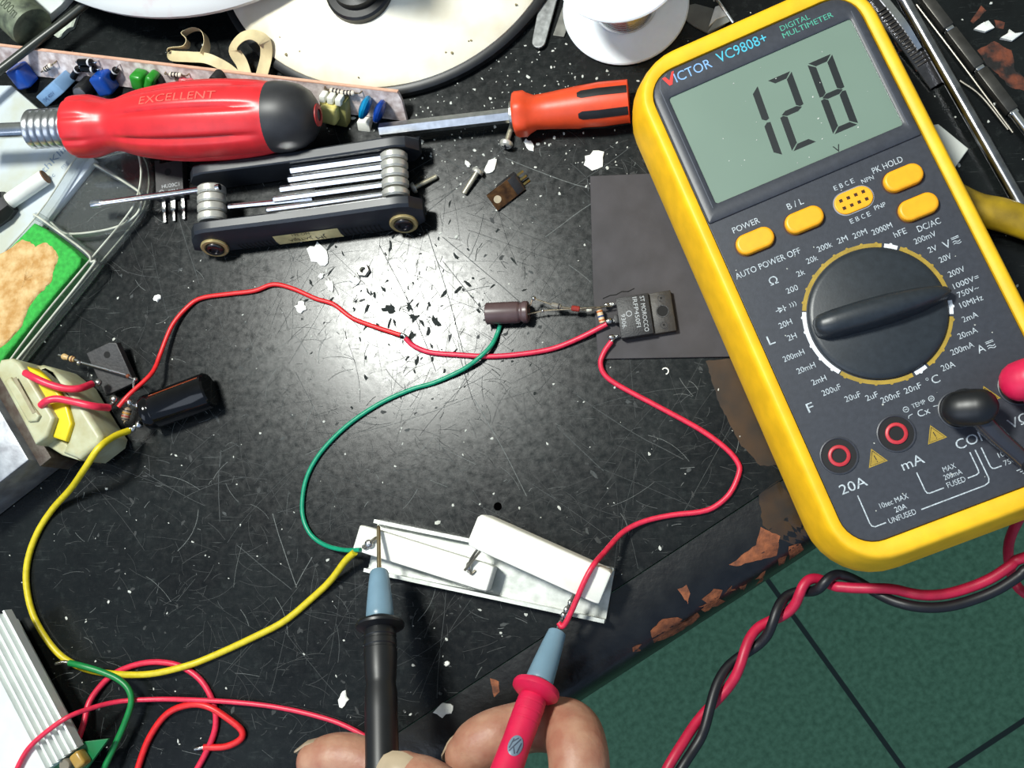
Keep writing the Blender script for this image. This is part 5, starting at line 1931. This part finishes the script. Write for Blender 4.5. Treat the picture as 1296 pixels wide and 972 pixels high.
def slab(pixels, z0, z1, bev, name, mat, parent, seg=3):
    mb = MB(F)
    pl_ = [px_(*q, z1) for q in pixels]
    ar_ = sum(a[0] * b[1] - b[0] * a[1] for a, b in zip(pl_, pl_[1:] + pl_[:1]))
    if ar_ < 0:
        pl_ = pl_[::-1]
    mb.prism(pl_, z0, z1, bev, seg)
    return mb.build(name, mat, parent, ang=45)


f1 = slab([(0, 455), (14, 453), (24, 458), (34, 472), (68, 528), (60, 552), (44, 563), (37, 549), (5, 489), (-6, 470)], 8, 28, 1.4, 'bobbin_flange', BOB, tf_)
slab([(5, 482), (13, 477), (50, 526), (46, 533), (35, 534)], 27, 29.6, .8, 'terminal_strip', BOB, f1)
slab([(16, 479), (20, 477), (45, 522), (41, 524)], 29.4, 29.75, .1, 'slot', pm('slot_shade', (150, 140, 110), .6), f1)
slab([(33, 463), (50, 471), (62, 480), (84, 511), (91, 536), (83, 559), (62, 552), (55, 520)], 6, 24.5, 1.0, 'tape', pm('yellow_tape', (232, 206, 20), .35, 0, .12, 120), tf_)
f2 = slab([(42, 463), (52, 461), (62, 464), (88, 484), (96, 498), (114, 528), (129, 551), (126, 562), (100, 582), (78, 573), (86, 556), (92, 536), (84, 508), (62, 476)], 3, 23, 2.2, 'bobbin_flange', BOB, tf_)
f3 = slab([(52, 560), (62, 552), (84, 560), (100, 583), (78, 576)], 3, 20, 1.0, 'bobbin_foot', BOB, tf_)
f3 = None
wire([(32, 472, 28), (45, 479, 30), (64, 487, 29), (84, 492, 27), (101, 491.5, 24), (116, 486, 17)], 1.6, PINKW, 'upper of two short red wires from the transformer to the dark transistor', bare1=[(121, 484, 14), (127, 483, 13)])
wire([(52, 513, 28), (60, 507, 30), (74, 505, 29), (95, 509, 27), (118, 514, 24.5), (138, 516, 17)], 1.6, PINKW, 'lower of two short red wires from the transformer to the capacitor joint', bare1=[(142, 511, 15), (145, 506, 15)])

# dark transistor behind the transformer wires
qa, qb, qc = at(109, 447, 11), at(143, 431, 11), at(178, 470, 7)
xd = (qb - qa).normalized()
yd = (qc - qb)
yd = (yd - xd * yd.dot(xd)).normalized()
F = Matrix((xd, -yd, xd.cross(-yd))).transposed().to_4x4()
F.translation = qa
WQ2, LQ2 = (qb - qa).length, 21
tq = thing('transistor', 'dark power transistor propped up behind the short red transformer wires', 'transistor', V((qa.x, qa.y, 0)))
mb = MB(F)
mb.prism([(0, 0), (0, -LQ2), (WQ2 + 1, -LQ2), (WQ2 + 1, -1.5), (WQ2 - 2, 0)][::-1], -4.2, 0, .4)
bd = mb.build('body', pm('grey_epoxy', (58, 57, 58), .5, 0, .25, 300, .2), tq)
mb = MB(F)
mb.lathe([(0, .05), (1.5, .05), (1.5, -.1)], 20, 0, Matrix.Translation((WQ2 * .62, -4.6, 0)))
mb.build('mounting_hole', pm('black_hole', (4, 4, 4), .8), bd)
mb = MB()
for q in ((124, 484, 13.4), (144, 505, 15.2)):
    mb.ball(at(*q), 1.7, 12, sc=(1.1, 1, .9))
mb.build('solder_blob', TIN, tq)
axb = pm('tan_resistor', (204, 170, 116), .42, 0, .1, 300)
a_, b_ = at(76, 450, 13), at(97, 456, 13)
r1 = thing('resistor', 'small tan resistor sticking out above the transformer on a bare wire', 'resistor', V((a_.x, a_.y, 0)))
axial(r1, frame((a_ + b_) / 2, b_ - a_), axb, 6.4, 1.3, ((.25, 0), (.75, 1)), [BANDK, pm('brown_band', (110, 60, 36), .5)], name='body', lead=0)
mb = MB()
mb.tube([at(74, 449, 13), at(97, 456, 13), at(104, 459, 13), at(130, 466, 13), at(158, 474, 12), at(169, 480, 12), at(169, 498, 13)], .5, 10, smooth=False)
mb.build('lead', SHINY, r1)
mb = MB()
mb.ball(at(100, 459, 13), 1.3, 10)
mb.ball(at(171, 480, 12), 1.1, 10)
mb.ball(at(162, 476, 12), 1.0, 10, mi=1)
mb.build('solder_blob', [TIN, pm('burnt_flux', (120, 62, 34), .4)], r1)
a_, b_ = at(163, 513, 11), at(157, 535, 11)
r2 = thing('resistor', 'striped resistor standing against the end of the glossy black capacitor', 'resistor', V((a_.x, a_.y, 0)))
axial(r2, frame((a_ + b_) / 2, b_ - a_), pm('grey_brown_resistor', (150, 128, 104), .42, 0, .1, 300), 6.0, 1.7, ((-.5, 0), (-.1, 1), (.35, 2), (.75, 0)), [BANDK, pm('ochre_band', (176, 122, 30), .5), pm('red_band', (150, 44, 34), .5)], name='body', lead=1.4, lbend=1)

# big glossy capacitor
ca, cb = at(186, 523, 8.2), at(266, 493, 8.2)
F = frame(ca, cb - ca)
Lc = (cb - ca).length
bc = thing('capacitor', 'big glossy black capacitor lying next to the transformer', 'capacitor', V((ca.x, ca.y, 0)))
mb = MB(F @ R90)
R_ = 8.0
mb.lathe([(0, 1.2), (R_ - 1.2, 1.2), (R_ - .9, .2), (R_ - .3, 0), (R_, .5), (R_, 3), (R_ - .5, 3.8), (R_ - .5, 4.4), (R_, 5.2), (R_, Lc - .8), (R_ - .7, Lc), (0, Lc)], 44)
mb.build('sleeve', BLACKGLOSS, bc)
mb = MB(F @ R90)
mb.lathe([(R_ + .02, 5.6), (R_ + .04, 5.7), (R_ + .04, Lc - 2), (R_ + .02, Lc - 1.9)], 4, 0, a0=.1, a1=.2)
mb.lathe([(R_ + .02, 5.6), (R_ + .04, 5.7), (R_ + .04, Lc - 2), (R_ + .02, Lc - 1.9)], 4, 0, a0=math.pi - .75, a1=math.pi - .66)
mb.build('thin_stripe', pm('red_brown_stripe', (128, 56, 26), .3), bc)  # two thin red-brown lines running along the sleeve
mb = MB()
mb.tube([F @ V((1.4, 3.2, 2)), F @ V((-1.8, 3.2, 2.5)), at(165, 510, 13.4)], .6, 10)
mb.tube([F @ V((1.4, -3.2, 0)), F @ V((-1.6, -3.2, .4)), at(163, 543, 10.2)], .6, 10)
mb.build('lead', SHINY, bc)
mb = MB()
mb.ball(at(175, 513, 12), 1.6, 12)
mb.ball(at(176, 537, 9.5), 1.9, 12)
mb.ball(at(164, 509, 13.4), 1.5, 12)
mb.ball(at(168, 543, 10), 1.3, 12)
mb.build('solder_blob', SHINY, bc)

# ------------------------------------------------------------------ heatsink board at the bottom left
ZH = 22
h0, h1 = at(5, 772, ZH), at(97, 945, ZH)
F = frame(h0, h1 - h0)
F.translation = V((h0.x, h0.y, 0))
LH = (h1 - h0).length
sg = -1 if (F.inverted() @ at(0, 900, ZH)).y < 0 else 1
hb = thing('heatsink_board', 'white finned heatsink on a small green circuit board at the bottom left', 'circuit board', V((h0.x, h0.y, 0)))
WHM = pm('white_metal', (226, 230, 226), .4, .25, .06, 120)
mb = MB(F)
y_ = 0.0
pts = [(9, 2), (9, ZH - 6), (0, ZH - 5)]
for k in range(5):
    pts += [(y_, ZH), (y_ + .9, ZH + .1), (y_ + 1.3, ZH - 2.8), (y_ + 2.9, ZH - 2.8)]
    y_ += 3.2
pts += [(y_, ZH), (40, ZH), (40, 2)]
mb.loft([[(x, yy * sg, z) for yy, z in pts] for x in (0, LH)])
mb.build('heatsink', WHM, hb, ang=25)
mb = MB()
g = [at(*q, 15) for q in ((20, 985), (52, 950), (70, 943), (137, 935), (110, 972), (60, 1030))]
mb.prism([(q.x, q.y) for q in g][::-1], 13.4, 15, .2)
mb.build('board', pm('green_board', (14, 112, 62), .35, 0, .15, 150), hb)
q = at(98, 962, 20)
mb = MB(Matrix.Translation((q.x, q.y, 0)) @ Matrix.Rotation(-.9, 4, 'Z'))
mb.box((0, 0, 18), (6.5, 5.2, 6), 1.3, 3)
cpx = mb.build('capacitor', pm('tan_capacitor', (172, 136, 62), .35, 0, .1, 200), hb)
q = at(84, 968, 18)
mb = MB(Matrix.Translation((q.x, q.y, 15)))
mb.lathe([(0, 0), (2.6, 0), (2.6, 4), (2.2, 4.6), (0, 4.6)], 24)
mb.build('capacitor', pm('grey_capacitor', (128, 120, 104), .4), hb)
q = at(76, 937, 18)
mb = MB(Matrix.Translation((q.x, q.y, 15)) @ Matrix.Rotation(.5, 4, 'Z'))
mb.box((0, 0, 1.5), (7, 2.6, 3), .3)
mb.build('clip', pm('brown_grey_clip', (120, 112, 92), .5, .3), hb)

# ------------------------------------------------------------------ test leads (plug, cable and probe move together)
def proj(p):
    c = ROT.transposed() @ (p - CAM)
    return 648 + FPX * c.x / c.z, 486 + FPX * c.y / c.z, c.z


def probe(lead, p0, p1, rows, mats_):
    """rows: part name -> list of (pixel row, half width in pixels); the axis runs p0 to p1."""
    d = (p1 - p0).normalized()
    M = zframe(p0, d)

    def s_at(y):
        a, b = -40.0, 260.0
        for _ in range(50):
            m_ = (a + b) / 2
            if proj(p0 + d * m_)[1] < y:
                a = m_
            else:
                b = m_
        return a
    parent = lead
    made = {}
    for nm, par, pr in rows:
        mb = MB(M)
        prof = [(0, s_at(pr[0][0]))]
        for y, hw in pr:
            s = s_at(y)
            prof.append((hw * proj(p0 + d * s)[2] / FPX, s))
        prof.append((0, prof[-1][1]))
        mb.lathe(prof, 40)
        made[nm] = mb.build(nm, mats_[nm], made.get(par, parent), ang=40)
    return made, d, s_at


BLUEG = pm('blue_grey_plastic', (112, 142, 160), 0.35, 0, 0.06, 150)
PROBEK = pm('black_probe_plastic', (19, 21, 24), 0.4, 0, .2, 200)
PROBER = pm('crimson_probe_plastic', (212, 28, 74), 0.4, 0, .1, 160, .04)
CABK = pm('black_lead_cable', (22, 22, 28), .45, 0, .2, 200)
CABR = pm('crimson_lead_cable', (196, 28, 66), .45, 0, .15, 200)
J1, J2 = MF @ V((11.0, -43.0, 34)), MF @ V((33.0, -43.0, 34))
bl = thing('test_lead', 'black test lead with its plug in the multimeter and its probe on the smaller resistor', 'test lead', (J1.x, J1.y, 34))
rl = thing('test_lead', 'crimson test lead with its plug in the multimeter and its probe at the larger resistor', 'test lead', (J2.x, J2.y, 34))

bp0, bp1 = at(479, 667, 14.2), at(484, 985, 53)
rows = [('probe_handle', None, [(796, 19), (800, 20), (806, 20.5), (807, 19.6), (810, 19.6), (811, 20.8), (818, 21), (819, 20), (822, 20), (823, 21.2), (832, 21.2), (850, 20.4), (862, 19), (868, 19), (876, 20.6), (900, 21), (985, 21.5), (1080, 21), (1110, 14), (1135, 9)]),
        ('guard_collar', 'probe_handle', [(782, 16), (786, 22), (788, 29), (791, 31), (794, 30.5), (796, 24), (798, 18)]),
        ('nose', 'probe_handle', [(722, 9.5), (724, 11.5), (735, 13.2), (760, 16), (776, 17.4), (780, 17.6), (782, 16.6), (785, 16)]),
        ('tip', 'probe_handle', [(665, 1.2), (667, 2.4), (670, 2.6), (700, 2.7), (726, 3)])]
made, bd_, bs_ = probe(bl, bp0, bp1, rows, {'probe_handle': PROBEK, 'guard_collar': PROBEK, 'nose': BLUEG, 'tip': pm('brass_tip', (176, 160, 128), .3, .9, .2, 300)})
rp0, rp1 = at(710, 787, 13.5), at(628, 1010, 52)
rows = [('probe_handle', None, [(882, 17), (886, 18.2), (890, 18.6), (890.5, 18.1), (892.5, 18.1), (893, 18.7), (901, 18.9), (901.5, 18.4), (903.5, 18.4), (904, 19), (912, 19), (912.5, 18.5), (914.5, 18.5), (915, 19.1), (940, 18.8), (972, 20.2), (1010, 21), (1090, 21), (1115, 14), (1140, 9)]),
        ('guard_collar', 'probe_handle', [(863, 17), (867, 24), (869, 29.5), (872, 31), (876, 30.5), (880, 25), (883, 18)]),
        ('nose', 'probe_handle', [(799, 8), (801, 11.5), (815, 13.5), (840, 16.2), (858, 17.8), (862, 17.8), (865, 16.5)]),
        ('tip', 'probe_handle', [(786, 2.0), (788, 3.0), (803, 3.2)])]
made2, rd_, rs_ = probe(rl, rp0, rp1, rows, {'probe_handle': PROBER, 'guard_collar': PROBER, 'nose': BLUEG, 'tip': STEEL})
# oval badge on the crimson handle
s0 = rs_(950)
ax = rp0 + rd_ * s0
tow = (CAM - ax)
tow = (tow - rd_ * tow.dot(rd_)).normalized()
rb_ = 19 * proj(ax)[2] / FPX
side = rd_.cross(tow)
F = Matrix((side, rd_, tow)).transposed().to_4x4()
F.translation = ax


def bent(x, y, lift):
    a = x / rb_
    return (rb_ * math.sin(a) * (1 + lift / rb_), y, (rb_ + lift) * math.cos(a))


mb = MB(F)
rings = []
for f, l in ((1, .02), (.97, .25), (.85, .4), (.5, .42), (.02, .42)):
    rings.append([bent(2.7 * f * math.cos(a * tau / 28), 3.9 * f * math.sin(a * tau / 28), l) for a in range(28)])
mb.loft(rings, False, True)
bg_ = mb.build('badge', pm('grey_blue_badge', (116, 134, 152), .4), made2['probe_handle'])
mb = MB(F)
for xa, ya, xb, yb_ in ((-1.2, 2.4, -1.6, -1.6), (-1.0, -2.8, 1.4, 2.6), (-.2, -2.9, 1.5, -.6), (1.7, 1.6, 1.2, -2.2), (-.6, 2.9, .4, .8)):
    n = 6
    la, lb = [], []
    L2 = math.hypot(xb - xa, yb_ - ya)
    ox, oy = -(yb_ - ya) / L2 * .22, (xb - xa) / L2 * .22
    for i in range(n + 1):
        x, y = xa + (xb - xa) * i / n, ya + (yb_ - ya) * i / n
        la.append(bent(x + ox, y + oy, .47))
        lb.append(bent(x - ox, y - oy, .47))
    mb.add(la + lb, [(i, i + 1, n + 2 + i, n + 1 + i) for i in range(n)])
mb.build('badge_mark', pm('dark_badge_mark', (62, 74, 92), .5), bg_)

# plugs
for lead, J, A, B, R_, boot, mat in ((bl, J1, at(1215, 517, 46), at(1239, 515, 48), 6.5, [at(1238, 527, 45), at(1262, 552, 42), at(1290, 577, 39), at(1302, 590, 38)], PROBEK),
                                     (rl, J2, at(1292, 482, 48), at(1310, 478, 50), 7.3, [at(1300, 492, 46), at(1322, 520, 43), at(1345, 545, 40), at(1360, 560, 38)], PROBER)):
    mb = MB()
    mb.tube([A, A.lerp(B, .5), B], [R_ * .96, R_, R_ * .98], 28, 6, round_ends=True, flat=.82)
    mb.lathe([(0, 34.3), (5.4, 34.3), (5.7, 36), (5.9, 46), (0, 46)], 32, 0, Matrix.Translation((J.x, J.y, 0)))
    pg = mb.build('plug', mat, lead, ang=60)
    mb = MB()
    mb.tube(boot, [3.6, 3.3, 2.9, 2.5], 20, 8)
    mb.build('strain_relief', pm('shiny_black_boot', (60, 60, 66), .2, .3, .1, 200, coat=.6) if lead is bl else mat, pg)

# twisted pair of cables
path = [(1296, 714, -4), (1262, 737, -5), (1230, 751, -6), (1195, 760, -6), (1160, 760, -6), (1120, 750, -8), (1085, 740, -10), (1060, 735, -10), (1035, 738, -10), (1010, 751, -12), (985, 778, -12), (955, 811, -12),
        (925, 851, -10), (900, 893, -8), (880, 930, -5), (852, 975, 0), (836, 1012, -4)]
phase = [(1296, 0), (1140, 0), (1060, math.pi), (1028, 2 * math.pi), (996, 3 * math.pi), (960, 4 * math.pi), (920, 5 * math.pi), (876, 6 * math.pi), (820, 6.2 * math.pi)]


def ph(x):
    for (xa, pa), (xb, pb) in zip(phase, phase[1:]):
        if x >= xb:
            return pa + (pb - pa) * max(0, (xa - x)) / (xa - xb)
    return phase[-1][1]


PX = spl([(float(x), float(y), float(z)) for x, y, z in path], 6)
PW = [at(*q) for q in PX]
for lead, sgn, mat, pre, post, r in ((rl, 1, CABR, [at(1358, 558, 40), at(1392, 592, 44), at(1412, 640, 42), at(1410, 690, 15), at(1370, 680, -18), at(1310, 640, -34), at(1286, 664, -38), at(1276, 700, -38), at(1290, 745, -36), at(1340, 765, -28), at(1362, 728, -14), at(1332, 700, 2)],
                                      [at(809, 1046, -10), at(782, 1095, -30), at(715, 1230, -36), at(630, 1330, 0), at(565, 1320, 60), rp0 + rd_ * (rs_(1138) + 34), rp0 + rd_ * (rs_(1138) - 2)], 2.05),
                                     (bl, -1, CABK, [at(1300, 588, 40), at(1318, 622, 43), at(1334, 660, 40), at(1352, 705, 14), at(1350, 748, -6), at(1322, 734, -9)], [at(836, 1045, -6), at(822, 1090, -12), at(765, 1200, -14), at(610, 1225, -14), at(500, 1230, 40), bp0 + bd_ * (bs_(1133) + 25), bp0 + bd_ * (bs_(1133) - 2)], 2.05)):
    pts = []
    for i, (q, p_) in enumerate(zip(PX, PW)):
        t = (PW[min(i + 1, len(PW) - 1)] - PW[max(i - 1, 0)]).normalized()
        n_ = V((t.y, -t.x, 0)).normalized()
        a = ph(q[0])
        pts.append(p_ + (n_ * math.cos(a) + V((0, 0, 1)) * math.sin(a)) * sgn * 2.35)
    full = pre + pts[::2] + post
    mb = MB()
    mb.tube(full, r, 14, 6)
    mb.build('cable', mat, lead, ang=60)

# ------------------------------------------------------------------ hand
SKIN = pm('skin', (176, 134, 110), 0.5, 0, 0.1, 130, 0.4, col2=(158, 106, 86), sss=0.08)
NAIL = pm('fingernail', (178, 160, 134), 0.35, 0, .1, 150)
person = thing('person', 'bare right hand pinching the black and crimson probes at the bench edge', 'person', at(700, 1150, 30) * 1.0)
hand = MB()


def digit(pts):
    P = [at(x, y, z) for x, y, z, r in pts]
    hand.tube(P, [q[3] for q in pts], 22, 8, round_ends=True)
    return P


idx = digit([(592, 956, 18.5, 9.0), (606, 944, 18.5, 10.4), (628, 932, 18, 10.6), (656, 922, 15.5, 9.9), (688, 917, 15.5, 10.3), (720, 923, 20.5, 11.2), (731, 950, 32, 11.2), (735, 1000, 37, 11.2), (745, 1085, 42, 12)])
mid = digit([(402, 964, 32.5, 8.2), (420, 960, 33, 9.2), (440, 960, 33, 9.5), (466, 967, 33, 9.1), (508, 990, 32, 9.7), (556, 1014, 31, 10.2), (615, 1050, 34, 10.6), (700, 1110, 38, 12)])
thm = digit([(511, 982, 65.5, 8.4), (527, 992, 66.5, 10.0), (550, 1006, 69, 10.4), (580, 1030, 76, 9.8), (620, 1068, 82, 10.6), (675, 1125, 80, 13), (745, 1215, 60, 17)])
rng = digit([(500, 1062, 10, 8.2), (525, 1052, 8, 9), (560, 1050, 7, 9.2), (600, 1068, 10, 10), (650, 1105, 20, 10.3), (705, 1150, 28, 12)])
pky = digit([(535, 1120, 0, 7), (560, 1112, -2, 7.8), (600, 1115, -2, 8.2), (645, 1140, 4, 8.8), (710, 1190, 18, 11)])
hand.tube([at(752, 1095, 42), at(775, 1160, 42), at(800, 1250, 42), at(835, 1340, 42)], [11, 17, 21, 22], 26, 8, round_ends=True)
hand.tube([at(702, 1120, 34), at(735, 1180, 32), at(790, 1270, 34), at(835, 1340, 40)], [12, 17, 20, 21], 26, 8, round_ends=True)
hand.tube([at(712, 1180, 22), at(755, 1230, 26), at(805, 1300, 34), at(845, 1360, 40)], [11, 15, 18, 20], 26, 8, round_ends=True)
hand.tube([at(820, 1310, 40), at(865, 1420, 44), at(960, 1650, 60), at(1060, 1900, 80)], [24, 25, 30, 36], 28, 8, round_ends=True)
ho = hand.build('right_hand', SKIN, person, ang=180)
md = ho.modifiers.new('skin_union', 'REMESH')
md.mode = 'VOXEL'
md.voxel_size = 0.0008
md.use_smooth_shade = True
sm = ho.modifiers.new('skin_smooth', 'SMOOTH')
sm.factor = 0.5
sm.iterations = 7


def nail(tip, prev, dorsal, r, wd, back, fwd):
    a = (tip - prev).normalized()
    n_ = V(dorsal)
    n_ = (n_ - a * n_.dot(a)).normalized()
    s = a.cross(n_)
    rings = []
    N = 10
    for k, lift in ((0, .25), (1, -.35)):
        pass
    top_, bot = [], []
    for i in range(9):
        f = i / 8
        along = -back + (back + fwd) * f
        rr = r * (1.0 if along < 2 else 1 - .05 * (along - 2))
        row_t, row_b = [], []
        edge = 1 if f < .8 else math.sqrt(max(.15, 1 - ((f - .8) / .2) ** 2 * .8))
        for j in range(N + 1):
            th = (j / N * 2 - 1) * wd * edge
            base = tip + a * along + (n_ * math.cos(th) + s * math.sin(th)) * rr
            row_t.append(base + (n_ * math.cos(th) + s * math.sin(th)) * .35)
            row_b.append(base - (n_ * math.cos(th) + s * math.sin(th)) * .35)
        rings.append(row_t + row_b[::-1])
    mb = MB()
    mb.loft(rings)
    return mb.build('fingernail', NAIL, ho, ang=60)


nail(thm[0], thm[1], (-.25, .45, .85), 8.5, .85, 6.0, 8.0)
nail(idx[0], idx[1], (-.5, .35, -.55), 8.9, .95, 4, 9.6)
nail(mid[0], mid[1], (-.3, .75, -.45), 8.2, .95, 5, 9.2)
nail(rng[0], rng[1], (0, .3, -.9), 8.2, .9, 5, 8.6)
nail(pky[0], pky[1], (0, .3, -.9), 7.0, .9, 4, 7.4)
